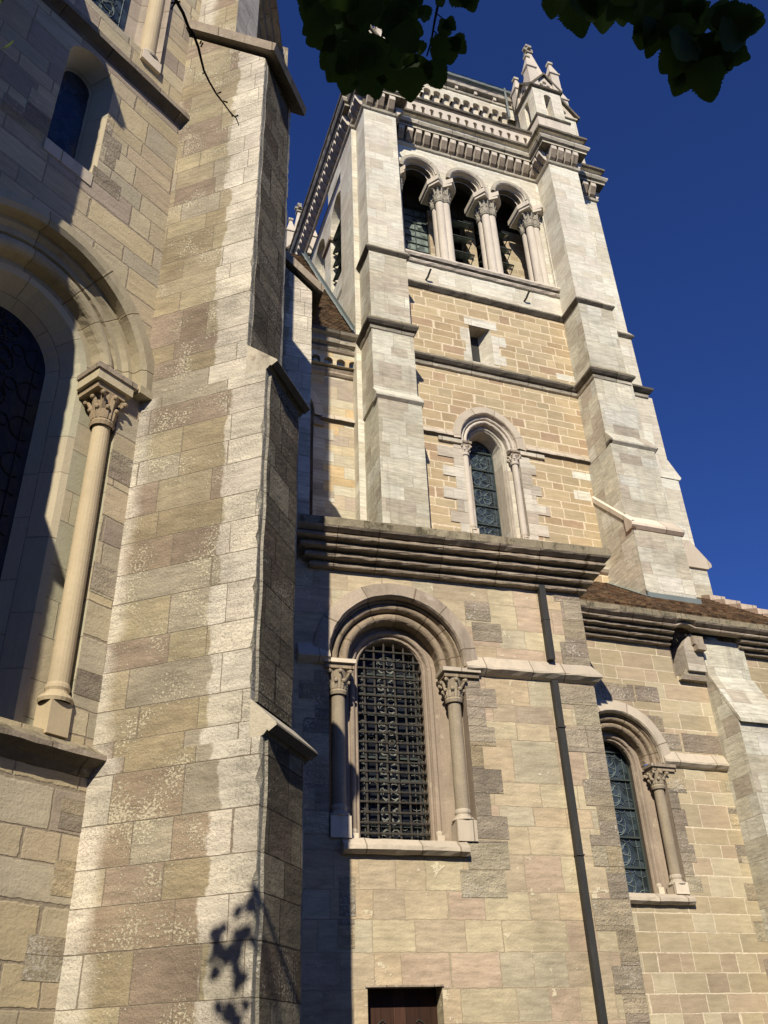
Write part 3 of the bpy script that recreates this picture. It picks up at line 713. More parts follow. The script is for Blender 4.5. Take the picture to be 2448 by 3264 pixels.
# ------------------------------------------------------------------ generic round-arched window with nook columns
def nook_window(t, c, zs, zb, R, e, depth, k, shaft_zb, cap, ab, mats, hood_to=None, hood_w=.22, hood_mat='hood', glass='glass', panel=.55, came='camec', shaft_r=.10, glass_hw=None, sill=None):
    """R radius of wall opening; k scale of mouldings"""
    a = MB('order')
    arch_sweep(a, c, zs, zs - .02, [(R - .01, .02), (R, -.05 * k), (R + .02, -.08 * k), (R + hood_w, -.035 * k), (R + hood_w, .01)], e, 22, hood_mat)
    part('hood_mould', a, t, t)
    a = MB('order'); y = .05 * k
    arch_sweep(a, c, zs, zs - .02, [(R, 0), (R, y), (R - .03 * k, y), (R - .05 * k, y + .05 * k)] + roll(R - .10 * k, y + .07 * k, .05 * k, 6, -PI * .0, -PI * .9) +
               [(R - .16 * k, y + .15 * k), (R - .19 * k, y + .10 * k)] + roll(R - .25 * k, y + .12 * k, .06 * k, 7, 0, -PI) + [(R - .31 * k, y + .3 * k)], e, 22, mats[0])
    part('archivolt', a, t, t)
    ri = R - .31 * k; yi = y + .3 * k
    a = MB('jamb')
    arch_sweep(a, c, zs, zb, [(ri + .02, yi), (ri - .06 * k, yi)] + roll(ri - .10 * k, yi, .04 * k, 5, 0, -PI) + [(ri - .15 * k, yi + .02)] + roll(ri - .17 * k, yi + .03, .02 * k, 4, 0, -PI) + [(ri - .20 * k, yi + .05), (glass_hw + .03, yi + depth)], e, 22, mats[1])
    for sx in (-1, 1):
        p = [(c + sx * R, 0), (c + sx * R, .20 * k), (c + sx * ri, yi)]
        for q0, q1 in zip(p, p[1:]): a.face([(*q0, zb), (*q1, zb), (*q1, zs), (*q0, zs)], mats[1])
        a.box(c + sx * (ri - .10 * k) - .05, c + sx * (ri - .10 * k) + .05, yi - .05, yi + .02, zb, zb + .14, 'pale')
        a.lathe(c + sx * (ri - .10 * k), yi, [(.05, zb + .14), (.052, zb + .17), (.04, zb + .2)], 10, 'pale')
    part('jamb', a, t, t)
    r0 = shaft_r; xc = R - .15 * k
    for sx in (-1, 1):
        x = c + sx * xc
        o = column(t, t, x, .10 * k, shaft_zb, ab[0], r0, ab[0] - cap, (mats[2], mats[3], 'pale'), plinth=zb, base_h=.14 * k)
        im = MB('trim')
        xa, xb = (x - .2 * k, x + .24 * k + (.12 if sx > 0 else 0)) if sx > 0 else (x - .24 * k, x + .2 * k)
        im.box(xa + .03, xb, -.05 * k, .26 * k, ab[0], ab[0] + (ab[1] - ab[0]) * .55, 'order'); im.box(xa, xb + .02, -.09 * k, .26 * k, ab[0] + (ab[1] - ab[0]) * .55, ab[1], 'pale' if k > .9 else 'trim')
        split_part('impost', im, t, t)
    g_ = MB(glass); g_.sheet(arch(c, zs, zb, glass_hw + .03, e, 20), [], yi + depth - .01)
    wo = part('window', g_, t, t)
    tr = MB(came); tracery(tr, c, zb, zs, glass_hw, yi + depth - .02, e, panel, .0075 * max(k, .75) , came); part('tracery', tr, wo, t)
    br = MB('bar'); z = zb + panel
    while z < zs + glass_hw * .7:
        hw = glass_hw if z < zs else math.sqrt(max(glass_hw ** 2 - (z - zs) ** 2, .01))
        br.box(c - hw, c + hw, yi + depth - .05, yi + depth - .03, z - .014, z + .014, 'bar'); z += panel
    rr = arch(c, zs, zb + .02, glass_hw, e, 16); br.tube([(x, yi + depth - .03, z2) for x, z2 in rr], .018, 4, 'bar', False)
    part('window_bars', br, wo, t)
    if sill:
        x0, x1, z0, z1, po = sill
        s_ = MB('pale'); s_.sweep([(x0, 0), (x1, 0)], [(0, z0), (po * .6, z0), (po, z0 + .04), (po, z0 + .09), (0, z1), (-yi - depth, z1 + .02)], 'pale')
        part('sill', s_, t, t)
    return yi + depth

def cornice_profile(z0, z1, out, slab=.20):
    """four stacked rolls stepping outwards under a lichened slab"""
    n = 4; h = (z1 - slab - z0) / n; pr = [(0, z0 - .02)]; mt = []
    for i in range(n):
        ob = out * .80 * i / n; z = z0 + h * i; r = h * .26; oc = ob + out * .80 / n - r * .55
        pr += [(ob + .005, z + .002)] + [(oc + r * math.cos(a_), z + h * .30 + r * math.sin(a_)) for a_ in (-1.45, -.9, -.4, .1, .6, 1.1)]
        pr += [(oc + r * .25, z + h * .60), (oc + r * .25, z + h * .68), (ob + out * .14, z + h * .70), (ob + out * .10, z + h * .98)]
    pr += [(out * .80, z1 - slab - .02), (out - .02, z1 - slab + .02), (out, z1 - slab + .05), (out, z1 - .02), (out - .03, z1), (-.4, z1 + .02)]
    mt = ['trim'] * (len(pr) - 1)
    mt[-1] = mt[-2] = mt[-3] = 'trimtop'
    return pr, mt

# ------------------------------------------------------------------ sacristy
t = thing('sacristy', 'low flat-topped sandstone block with iron-grilled arched window and wooden door, under the tower', 'building', FB, 1.0, 0)
c0, zs0 = .09, 5.12
wall = MB('sac')
wall.sheet([(-2.2, GZ), (3.15, GZ), (3.15, 6.5), (-2.2, 6.5)], [arch(c0, zs0, 2.66, 1.0, 0, 22), [(.465, .99), (-.455, .99), (-.455, GZ + .02), (.465, GZ + .02)]], 0.0)
wall.face([(3.15, 0, GZ), (3.15, 3.2, GZ), (3.15, 3.2, 6.5), (3.15, 0, 6.5)])
part('wall', wall, t, t)
q = MB('quoin')
toothed(q, 3.153, -1, .2, 4.94, .36, .36, .52, 0, 'quoin', .006); toothed(q, 3.153, -1, 5.28, 6.5, .36, .40, .46, 0, 'quoin', .006)
toothed(q, c0 + 1.0, 1, 2.7, 4.9, .30, .22, .42, 0, 'quoin'); toothed(q, c0 - 1.0, -1, 2.7, 4.9, .30, .22, .42, 0, 'quoin')
for b_ in ((.92, 1.5, 2.32, 2.68), (.80, 1.42, 1.98, 2.31), (-.78, -.58, 1.75, 2.2), (-.8, -.6, 1.4, 1.72), (1.28, 1.75, 5.55, 5.85), (1.2, 1.6, 5.88, 6.2)): q.box(b_[0], b_[1], -.006, .01, b_[2], b_[3])
split_part('quoin', q, t, t)
ls = MB('sac')
ls.box(-.62, .72, -.003, .01, 1.0, 1.36, 'pale') if False else None
yg = nook_window(t, c0, zs0, 2.66, 1.0, 0, .28, 1.0, 3.07, 4.60, (4.93, 5.06), ('order', 'jamb', 'shaft', 'shaft'), hood_w=.23, glass='glassd', panel=.31, came='camew', shaft_r=.098, glass_hw=.46,
                 sill=(-.75, .92, 2.47, 2.66, .13))
# hood label stops and string course
s_ = MB('pale')
pr = [(0, 4.98), (.06, 5.01), (.12, 5.06), (.12, 5.09), (0, 5.29)]
s_.sweep([(c0 + 1.02, 0), (3.15, 0), (3.15, 1.5)], pr, 'pale'); part('string_course', s_, t, t)
s_ = MB('pale'); s_.sweep([(-1.36, 0), (c0 - 1.0, 0)], pr, 'pale'); split_part('label_stop', s_, t, t)
co = MB('trim'); pr, mt = cornice_profile(6.50, 7.16, .45)
co.sweep([(-1.12, 1.0), (-1.12, 0), (3.15, 0), (3.15, 3.2)], pr, mats=mt, mat='trim'); part('cornice', co, t, t)
fl = MB('trimtop'); fl.box(-2.3, -1.5, -.44, 1.0, 6.95, 7.15, 'trimtop'); fl.face([(-1.5, .2, 7.1), (3.2, .2, 7.1), (3.2, 4, 7.1), (-1.5, 4, 7.1)]); part('coping', fl, t, t)
dr = MB('mol_c')
for sx, x in ((1, .465), (-1, -.455)):
    dr.face([(x, 0, GZ), (x, .3, GZ), (x, .3, .99), (x, 0, .99)], 'sac')
dr.face([(-.455, 0, .99), (.465, 0, .99), (.465, .3, .99), (-.455, .3, .99)], 'sac')
dr.box(-.48, .48, -.02, .0, .985, 1.005, 'trim')
part('door_reveal', dr, t, t)
d_ = MB('wood'); d_.box(-.455, .465, .24, .29, GZ, .99); do = part('door', d_, t, t, 'dark red-brown plank door with scrolled iron hinges')
h_ = MB('iron')
for sx in (-1, 1):
    xx = .005 + sx * .40
    h_.tube([(xx - sx * .02, .232, .60), (xx - sx * .10, .230, .60), (xx - sx * .13, .230, .63), (xx - sx * .18, .230, .66), (xx - sx * .21, .230, .63)], .009, 5)
    h_.tube([(xx - sx * .10, .230, .60), (xx - sx * .14, .230, .57), (xx - sx * .19, .230, .57)], .007, 5)
split_part('hinge', h_, do, t)

# iron grille bolted over the window
gt = thing('window_grille', 'wrought iron grille of crossed bars fixed over the arched sacristy window', 'grille', FB, c0, .2, 2.7)
ygr = yg - .20
xs_ = [c0 - .38 + .152 * i for i in range(6)]
for i, x in enumerate(xs_):
    top = zs0 + math.sqrt(max(.50 ** 2 - (x - c0) ** 2, 0)) - .08
    n_ = 22; vb = MB('iron')
    vb.tube([(x + rnd.uniform(-.004, .004), ygr, 2.70 + (top - 2.70) * j / n_) for j in range(n_ + 1)] + [(x, ygr, top + .05)], [.0155] * (n_ + 1) + [.002], 6)
    part('vertical_bar', vb, gt, gt)
z = 2.83
while z < 5.5:
    hw = .47 if z < zs0 else math.sqrt(max(.50 ** 2 - (z - zs0) ** 2, 0)) - .02
    if hw > .1:
        pts = []; rr_ = []; hb = MB('iron')
        for j in range(49):
            x = c0 - hw + 2 * hw * j / 48
            dmin = min(abs(x - a) for a in xs_)
            pts.append((x, ygr - .012, z + rnd.uniform(-.0015, .0015))); rr_.append(.024 if dmin < .012 else .0155)
        hb.tube([(c0 - hw - .01, ygr + .12, z)] + pts + [(c0 + hw + .01, ygr + .12, z)], [.009] + rr_ + [.009], 6)
        part('horizontal_bar', hb, gt, gt)
    z += .137
rg = MB('iron'); rg.tube([(c0 - .02 + .085 * math.cos(a), ygr - .03, 4.13 + .095 * math.sin(a)) for a in [2 * PI * i / 16 for i in range(17)]], .010, 6)
rg.tube([(c0 - .02 + .045 * math.cos(a), ygr - .03, 4.06 + .035 * math.sin(a)) for a in [2 * PI * i / 10 for i in range(11)]], .007, 5)
part('ring', rg, gt, gt)

# downpipe
pt = thing('downpipe', 'dark painted rainwater pipe running down the sacristy wall near its right corner', 'drainpipe', FB, 2.48, -.06)
pp = MB('pipe')
pp.box(2.43, 2.53, -.11, -.012, 5.30, 6.55); part('upper_length', pp, pt, pt)
pp = MB('pipe'); pp.box(2.43, 2.525, -.10, -.012, GZ, 4.97); part('lower_length', pp, pt, pt)
pb = MB('pipe')
for z in (5.95, 4.25, 2.5): pb.box(2.425, 2.535, -.115, -.01, z, z + .02)
split_part('pipe_collar', pb, pt, pt)

# ------------------------------------------------------------------ chapel on the right
t = thing('chapel', 'side chapel with tiled lean-to roof and leaded arched window at the right edge', 'building', FA, 10.5, 12.6)
WV = 12.6
wall = MB('mol_c')
wall.sheet([(7.4, GZ), (13.6, GZ), (13.6, 6.66), (7.4, 6.66)], [arch(8.74, 4.44, 2.36, .80, 0, 20), [(10.52, 6.05), (10.52, 7), (10.2, 7), (10.2, 6.05)]], WV)
wall.face([(13.6, WV, GZ), (13.6, WV + 3, GZ), (13.6, WV + 3, 6.6), (13.6, WV, 6.6)])
part('wall', wall, t, t)
q = MB('quoin')
toothed(q, 8.74 + .80, 1, 2.4, 4.25, .26, .20, .34, WV, 'quoin'); toothed(q, 10.84, -1, 1.2, 4.2, .27, .0, .18, WV, 'quoin')
for b_ in ((9.55, 10.0, 4.66, 4.95), (9.42, 9.72, 4.98, 5.25), (8.6, 9.25, 5.48, 5.78), (9.28, 9.75, 5.5, 5.78), (10.05, 10.84, 4.66, 4.98), (8.2, 8.58, 5.5, 5.76)): q.box(b_[0], b_[1], WV - .006, WV + .01, b_[2], b_[3])
split_part('quoin', q, t, t)
# window built in a shifted builder: reuse nook_window by a depth offset
class Shift:
    pass
def shifted(fn, dy):
    """run a builder whose wall plane is y=0 and move its results to y=dy"""
    global part
    old = part
    def p2(name, mb, parent, root, label=None):
        mb.v = [(x, y + dy, z) for x, y, z in mb.v]
        return old(name, mb, parent, root, label)
    globals()['part'] = p2
    try: r = fn()
    finally: globals()['part'] = old
    return r
shifted(lambda: nook_window(t, 8.74, 4.44, 2.36, .80, 0, .24, .78, 2.64, 4.02, (4.28, 4.39), ('order', 'jamb', 'shaft', 'shaft'), hood_w=.21, hood_mat='pale', glass='glassb', panel=.47, came='camec', shaft_r=.088, glass_hw=.44,
                            sill=(7.9, 9.58, 2.20, 2.36, .11)), WV)
s_ = MB('pale'); pr = [(0, 4.36), (.05, 4.38), (.10, 4.43), (.10, 4.46), (0, 4.63)]
s_.sweep([(9.55, WV), (10.85, WV)], pr, 'pale'); part('string_course', s_, t, t)
co = MB('trim'); pr, mt = cornice_profile(6.60, 7.12, .42, .17)
half = len(pr) // 2
co.sweep([(8.0, WV), (10.18, WV)], pr, mats=mt, mat='trim'); 
# over the spout housing the two lower rolls stop and the upper ones bow upwards
up = [(o, z) for o, z in pr if z > 6.85]
mu = mt[-(len(up) - 1):]
nseg = 10
for i in range(nseg):
    xa, xb = 10.18 + .42 * i / nseg, 10.18 + .42 * (i + 1) / nseg
    za, zb = .07 * math.sin(PI * i / nseg), .07 * math.sin(PI * (i + 1) / nseg)
    for k in range(len(up) - 1):
        (o0, z0), (o1, z1) = up[k], up[k + 1]
        f0 = 1 if z0 < 6.98 else 0; f1 = 1 if z1 < 6.98 else 0
        co.face([(xa, WV - o0, z0 + za * f0), (xb, WV - o0, z0 + zb * f0), (xb, WV - o1, z1 + zb * f1), (xa, WV - o1, z1 + za * f1)], mu[k])
co.sweep([(10.60, WV), (10.80, WV)], up, mats=mu, mat='trim')
co.sweep([(10.80, WV), (11.66, WV)], up, mats=mu, mat='trim')
co.sweep([(11.66, WV), (13.6, WV), (13.6, WV + 3)], pr, mats=mt, mat='trim')
part('cornice', co, t, t)
sp = MB('jamb')
sp.box(10.20, 10.52, WV + .28, WV + .30, 6.0, 7.0, 'tdark'); sp.box(10.19, 10.21, WV, WV + .3, 6.0, 6.95, 'jamb')  # back of the niche coloured dark for the shade in it
sp.prism_y([(10.40, 6.12), (10.78, 6.12), (10.78, 6.72), (10.62, 6.86), (10.46, 6.72), (10.40, 6.6)], WV - .16, WV + .3, 'greyq')
sp.prism_y([(10.24, 5.96), (10.80, 5.96), (10.78, 6.14), (10.36, 6.14)], WV - .10, WV + .1, 'quoin')
sp.box(10.58, 10.80, WV - .24, WV, 6.62, 6.78, 'trim'); sp.box(10.60, 10.80, WV - .28, WV, 6.50, 6.60, 'trim')
part('waterspout_niche', sp, t, t)
bt = MB('greyq')
xa, xb = 10.83, 11.78
poly = [(WV + .1, GZ), (12.02, GZ), (12.02, 5.08), (WV - .12, 6.03), (WV - .12, 6.80), (WV + .1, 6.80)]
bt.prism_x(poly, xa, xb, 'white2')
bt.prism_x([(12.0, 5.08), (11.95, 5.04), (11.95, 5.10), (WV - .14, 6.07), (WV - .12, 6.02)], xa - .004, xb + .004, 'white2')
part('pier', bt, t, t)
# roof
rf = MB('tile')
rf.box(7.6, 13.5, 12.20, 12.5, 7.09, 7.165, 'tileb')
g0 = .75; z0r, v0r = 7.14, 12.2
nr, nc = 22, 60
for i in range(nr):
    va, vb_ = v0r + 2.9 * i / nr, v0r + 2.9 * (i + 1) / nr
    za, zb = z0r + g0 * (va - v0r), z0r + g0 * (vb_ - v0r)
    for j in range(nc):
        x0, x1 = 7.6 + 5.7 * j / nc, 7.6 + 5.7 * (j + 1) / nc
        k = rnd.uniform(0, .018)
        rf.face([(x0, va, za + .03 + k), (x1, va, za + .03 + k), (x1, vb_, zb + k * .4), (x0, vb_, zb + k * .4)], None, [(x0, va * 1.25), (x1, va * 1.25), (x1, vb_ * 1.25 - .001), (x0, vb_ * 1.25 - .001)])
        rf.face([(x0, va, za), (x1, va, za), (x1, va, za + .03 + k), (x0, va, za + .03 + k)], 'tileb')
part('roof', rf, t, t)
cp = MB('hood')
for i in range(7):
    va = 12.5 + .42 * i; zc = z0r + g0 * (va - v0r)
    cp.prism_x([(va - .04, zc - .15), (va + .46, zc + .20), (va + .46, zc + .36), (va - .04, zc + .14)], 13.2, 13.62)
split_part('gable_coping', cp, t, t)
fl = MB('lead')
def rz(v): return z0r + g0 * (v - v0r)
for xx in (10.85, 12.06):
    fl.face([(xx - .02, 13.62, rz(13.62) + .02), (xx - .02, 15.0, rz(15.0) + .02), (xx - .02, 15.0, rz(15.0) + .2), (xx - .02, 13.62, rz(13.62) + .16)])
fl.face([(10.8, 13.62, rz(13.62) + .02), (12.1, 13.62, rz(13.62) + .02), (12.1, 13.62, rz(13.62) + .14), (10.8, 13.62, rz(13.62) + .14)])
fl.face([(10.7, 13.55, rz(13.55) + .05), (10.84, 13.55, rz(13.55) + .05), (10.84, 15.0, rz(15.0) + .05), (10.7, 15.0, rz(15.0) + .05)])
part('flashing', fl, t, t)

# ------------------------------------------------------------------ transept wall behind the apse
t = thing('transept', 'transept wall with corbel table and steep brown tiled roof, between buttress and tower', 'building', FA, 2.5, 15.1)
TV = 15.1
wall = MB('trans'); wall.sheet([(-4, GZ), (5.3, GZ), (5.3, 14.1), (-4, 14.1)], [arch(3.25, 12.55, 9.0, .86, 0, 16)], TV); part('wall', wall, t, t)
q = MB('greyq'); toothed(q, 4.11, 1, 9.2, 12.2, .27, .22, .42, TV, 'greyq', .006); split_part('quoin', q, t, t)
hd = MB('pale'); arch_sweep(hd, 3.25, 12.55, 12.5, [(.86, TV + .02), (.86, TV - .08), (1.06, TV - .04), (1.06, TV + .01)], 0, 20, 'pale')
arch_sweep(hd, 3.25, 12.55, 9.0, [(.86, TV), (.8, TV + .15), (.6, TV + .2), (.5, TV + .5)], 0, 16, 'order')
part('hood_mould', hd, t, t)
gp = MB('glassb'); gp.sheet(arch(3.25, 12.55, 9.0, .52, 0, 14), [], TV + .48); part('window', gp, t, t)
s_ = MB('pale'); s_.sweep([(4.28, TV), (5.3, TV)], [(0, 12.40), (.09, 12.44), (.09, 12.47), (0, 12.62)], mats=['tdark', 'pale', 'pale'], mat='pale')
s_.box(4.1, 4.34, TV - .06, TV, 12.24, 12.36, 'trim'); part('string_course', s_, t, t)
s_ = MB('trim'); s_.sweep([(-4, TV), (5.3, TV)], [(0, 13.72), (.04, 13.74), (.07, 13.79), (.04, 13.84), (.03, 13.86), (.07, 13.92), (.03, 13.97), (0, 13.98)], mat='trim'); part('string_course', s_, t, t)
cb = MB('trans')
x = -.4 - .145
holes = []
cx_ = 4.42 - .298 * 16
while cx_ < 5.2: holes.append(arch(cx_, 14.09, 13.99, .105, 0, 8)); cx_ += .298
cb.sheet([(-1, 13.985), (5.3, 13.985), (5.3, 14.34), (-1, 14.34)], holes, TV - .13)
for h_ in holes:
    for (a, b) in zip(h_, h_[1:]): cb.face([(a[0], TV - .13, a[1]), (b[0], TV - .13, b[1]), (b[0], TV, b[1]), (a[0], TV, a[1])], 'trim')
cb.face([(-1, TV - .13, 13.985), (5.3, TV - .13, 13.985), (5.3, TV, 13.985), (-1, TV, 13.985)])
part('corbel_table', cb, t, t)
co = MB('trim'); co.sweep([(-4, TV), (5.3, TV)], [(.13, 14.34), (.17, 14.36), (.2, 14.42), (.17, 14.46), (.18, 14.52), (.25, 14.56), (.27, 14.62), (.23, 14.66), (.24, 14.74), (.34, 14.78), (.34, 14.88), (0, 14.92)], mats=['trim', 'trim', 'ttrim', 'tdark', 'trim', 'ttrim', 'tdark', 'trim', 'ttrim', 'tdark', 'pale'], mat='trim'); part('cornice', co, t, t)
rf = MB('tileb')
for i in range(64):
    va, vb_ = 14.80 + 5 * i / 64, 14.80 + 5 * (i + 1) / 64
    za, zb = 14.92 + 1.6 * (va - 14.8), 14.92 + 1.6 * (vb_ - 14.8)
    for j in range(60):
        x0, x1 = -1.5 + .108 * j, -1.5 + .108 * (j + 1); k = rnd.uniform(0, .012)
        rf.face([(x0, va - .012 - k, za), (x1, va - .012 - k, za), (x1, vb_, zb), (x0, vb_, zb)], None, [(x0, va * 1.9), (x1, va * 1.9), (x1, vb_ * 1.9 - .001), (x0, vb_ * 1.9 - .001)])
        rf.face([(x0, va - .012 - k, za), (x1, va - .012 - k, za), (x1, va, za), (x0, va, za)])
part('roof', rf, t, t)
fl = MB('lead'); fl.face([(4.98, 14.75, 14.95), (4.98, 19.8, 14.95 + 1.6 * 5.05), (4.98, 19.7, 15.05 + 1.6 * 5.05), (4.98, 14.68, 15.02)])
fl.face([(4.92, 14.74, 14.97), (4.98, 14.74, 14.97), (4.98, 19.8, 14.97 + 1.6 * 5.06), (4.92, 19.8, 14.97 + 1.6 * 5.06)]); part('flashing', fl, t, t)

# ------------------------------------------------------------------ tower
t = thing('bell_tower', 'tall pale limestone bell tower with triple-arched belfry and corner pinnacle against the sky', 'tower', FA, 8.5, 17.5)
V0, TW = 14.1, 14.85
XL, XLi, XRi, XR, XE, XW = 5.18, 6.12, 10.93, 11.90, 13.0, 5.04
YB = 20.8
wall = MB('mol_t')
lc, lzs, lzb = 8.25, 12.45, 9.6
wall.sheet([(XLi - .1, 7.0), (XRi + .1, 7.0), (XRi + .1, 17.12), (XLi - .1, 17.12)], [arch(lc, lzs, lzb, .72, .14, 16), [(8.66, 14.93), (8.66, 16.15), (8.06, 16.15), (8.06, 14.93)]], TW)
part('wall', wall, t, t)
bd_ = MB('white'); bd_.sheet([(XLi - .1, 17.12), (XRi + .1, 17.12), (XRi + .1, 18.0), (XLi - .1, 18.0)], [], TW - .01); part('ashlar_band', bd_, t, t)
# piers
def pier(xa, xb, lower, zmin):
    p = MB('white')
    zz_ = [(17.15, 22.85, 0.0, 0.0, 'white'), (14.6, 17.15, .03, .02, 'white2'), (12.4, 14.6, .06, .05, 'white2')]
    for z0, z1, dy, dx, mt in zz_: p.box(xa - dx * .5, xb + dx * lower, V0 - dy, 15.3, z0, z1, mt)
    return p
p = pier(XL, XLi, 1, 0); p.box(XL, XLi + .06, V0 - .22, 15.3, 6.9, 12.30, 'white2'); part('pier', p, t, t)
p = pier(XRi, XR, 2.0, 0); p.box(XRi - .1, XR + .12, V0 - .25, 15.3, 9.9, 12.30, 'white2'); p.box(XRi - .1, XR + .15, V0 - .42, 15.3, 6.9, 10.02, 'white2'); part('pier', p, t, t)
# weatherings of the piers
def weather(mb, xa, xb, y_out, y_in, zlo, zhi, mat='pale'):
    mb.prism_x([(y_in, zlo - .12), (y_out, zlo - .12), (y_out - .06, zlo - .06), (y_out - .06, zlo), (y_in, zhi)], xa - .05, xb + .06, mat)
wmb = MB('pale'); weather(wmb, XL, XLi + .04, V0 - .22, V0 - .05, 12.42, 12.72, 'white2'); wmb.prism_x([(V0 - .2, 12.29), (V0 - .245, 12.34), (V0 - .2, 12.34)], XL - .03, XLi + .1, 'tdark'); part('weathering', wmb, t, t)
wmb = MB('pale'); weather(wmb, XRi - .0, XR + .1, V0 - .25, V0 - .05, 12.42, 12.80, 'white2'); wmb.prism_x([(V0 - .1, 12.30), (V0 - .30, 12.36), (V0 - .30, 12.40), (V0 - .1, 12.40)], XRi - .12, XR + .2, 'tdark'); part('weathering', wmb, t, t)
wmb = MB('pale'); weather(wmb, XRi - .12, XR + .13, V0 - .44, V0 - .24, 10.02, 10.34)
for xx in (XRi - .16,):   # raking drip along the inner flank
    wmb.face([(xx, V0 - .48, 9.93), (xx, 15.0, 11.45), (xx, 15.0, 11.60), (xx, V0 - .48, 10.06)]); wmb.face([(xx, V0 - .48, 10.06), (xx, 15.0, 11.60), (xx + .1, 15.0, 11.66), (xx + .1, V0 - .48, 10.12)])
    wmb.face([(xx, V0 - .48, 9.93), (xx, 15.0, 11.45), (xx + .1, 15.0, 11.42), (xx + .1, V0 - .48, 9.9)], 'tdark')
part('weathering', wmb, t, t)
lowf = MB('white2'); lowf.face([(XRi - .13, V0 - .42, 6.9), (XRi - .13, 15.0, 6.9), (XRi - .13, 15.0, 11.45), (XRi - .13, V0 - .42, 9.95)]); part('raking_base', lowf, t, t)
# east pier seen beyond the right one, side faces and the rest of the shaft
p = MB('white')
p.box(XR - .1, XE, 14.9, 15.9, 17.15, 22.9, 'white'); p.box(XR - .1, XE + .03, 14.87, 15.93, 15.0, 17.15, 'white'); p.box(XR - .1, XE + .22, 14.85, 15.95, 12.55, 15.0, 'white'); p.box(XR - .1, XE + .40, 14.85, 15.95, 10.2, 12.45, 'white'); p.box(XR - .1, XE + .55, 14.83, 16.0, 6.9, 9.9, 'white2')
p.prism_y([(XE - .2, 12.42), (XE + .44, 12.42), (XE + .50, 12.50), (XE + .46, 12.55), (XE + .22, 12.98), (XE - .2, 12.98)], 14.83, 15.97, 'white')
p.prism_y([(XE - .2, 9.9), (XE + .56, 9.9), (XE + .68, 9.98), (XE + .68, 10.06), (XE + .22, 10.62), (XE - .2, 10.62)], 14.78, 16.02, 'pale')
part('pier', p, t, t)
p = MB('white'); p.box(XW, XL + .3, 14.8, 15.85, 6.9, 22.85, 'white'); part('pier', p, t, t)
sh = MB('white')
XS = 5.20
sh.box(XS, XS + .02, 15.8, YB - .5, 6.9, 18.3); sh.box(XR - .6, XR - .3, 15.4, YB - .5, 6.9, 22.9); sh.box(XS, XR - .3, YB - .6, YB - .5, 6.9, 22.9)
sh.box(XW, XL + .9, 19.9, YB, 6.9, 22.9); sh.box(XR - .9, XE, 19.9, YB, 6.9, 22.9)
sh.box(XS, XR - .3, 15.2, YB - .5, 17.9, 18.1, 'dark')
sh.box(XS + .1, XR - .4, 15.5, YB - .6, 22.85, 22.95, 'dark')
part('shaft_wall', sh, t, t)
# side face of the belfry: tall pointed openings seen obliquely
sw = MB('white')
oc = [(16.75, .62), (18.60, .62)]
sw.sheet([(15.8, 18.3), (20.0, 18.3), (20.0, 22.9), (15.8, 22.9)], [arch(c_, 21.5, 18.7, w_, .2, 12) for c_, w_ in oc], XS, flip=True)
for c_, w_ in oc:
    a1, a2 = arch(c_, 21.5, 18.7, w_, .2, 12), arch(c_, 21.5, 18.7, w_ * .85, .2, 12)
    for i in range(len(a1) - 1):
        sw.face([(XS, *a1[i]), (XS, *a1[i + 1]), (XS + .25, *a1[i + 1]), (XS + .25, *a1[i])]); sw.face([(XS + .25, *a1[i]), (XS + .25, *a1[i + 1]), (XS + .25, *a2[i + 1]), (XS + .25, *a2[i])]); sw.face([(XS + .25, *a2[i]), (XS + .25, *a2[i + 1]), (XS + .7, *a2[i + 1]), (XS + .7, *a2[i])])
sw.box(XS - .07, XS + .3, 17.30, 18.05, 21.0, 21.14, 'trim')
part('side_belfry_wall', sw, t, t)
# string courses running round piers and wall
plan = [(XW, 20.5), (XW, 14.8), (XL, 14.8), (XL, V0), (XLi, V0), (XLi, TW), (XRi, TW), (XRi, V0), (XR, V0), (XR, 14.9), (XE, 14.9), (XE, 15.9)]
def grow(pl, d):
    """shift the pier noses outwards a little where the stage below is thicker"""
    return [(x, y - d if abs(y - V0) < .01 else y) for x, y in pl]
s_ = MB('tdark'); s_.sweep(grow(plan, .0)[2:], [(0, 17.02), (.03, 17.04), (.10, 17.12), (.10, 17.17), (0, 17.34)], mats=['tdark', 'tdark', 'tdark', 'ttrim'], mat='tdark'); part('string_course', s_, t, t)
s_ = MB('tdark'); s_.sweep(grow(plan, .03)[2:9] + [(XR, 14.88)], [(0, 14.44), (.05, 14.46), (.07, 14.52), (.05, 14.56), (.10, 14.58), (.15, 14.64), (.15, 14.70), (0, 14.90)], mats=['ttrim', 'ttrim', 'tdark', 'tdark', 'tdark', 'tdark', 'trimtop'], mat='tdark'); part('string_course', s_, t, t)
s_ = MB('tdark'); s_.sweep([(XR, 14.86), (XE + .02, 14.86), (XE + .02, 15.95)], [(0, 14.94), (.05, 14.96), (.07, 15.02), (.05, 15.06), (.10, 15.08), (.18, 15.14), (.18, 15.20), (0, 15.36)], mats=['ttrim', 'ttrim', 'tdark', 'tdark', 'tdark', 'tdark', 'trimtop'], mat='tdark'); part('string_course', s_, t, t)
s_ = MB('pale')
s_.sweep([(XLi, TW), (lc - .92, TW)], [(0, 12.38), (.08, 12.42), (.08, 12.46), (0, 12.60)], mats=['tdark', 'pale', 'pale'], mat='pale'); s_.sweep([(lc + .92, TW), (XRi - .05, TW)], [(0, 12.38), (.08, 12.42), (.08, 12.46), (0, 12.60)], mats=['tdark', 'pale', 'pale'], mat='pale')
split_part('string_course', s_, t, t)
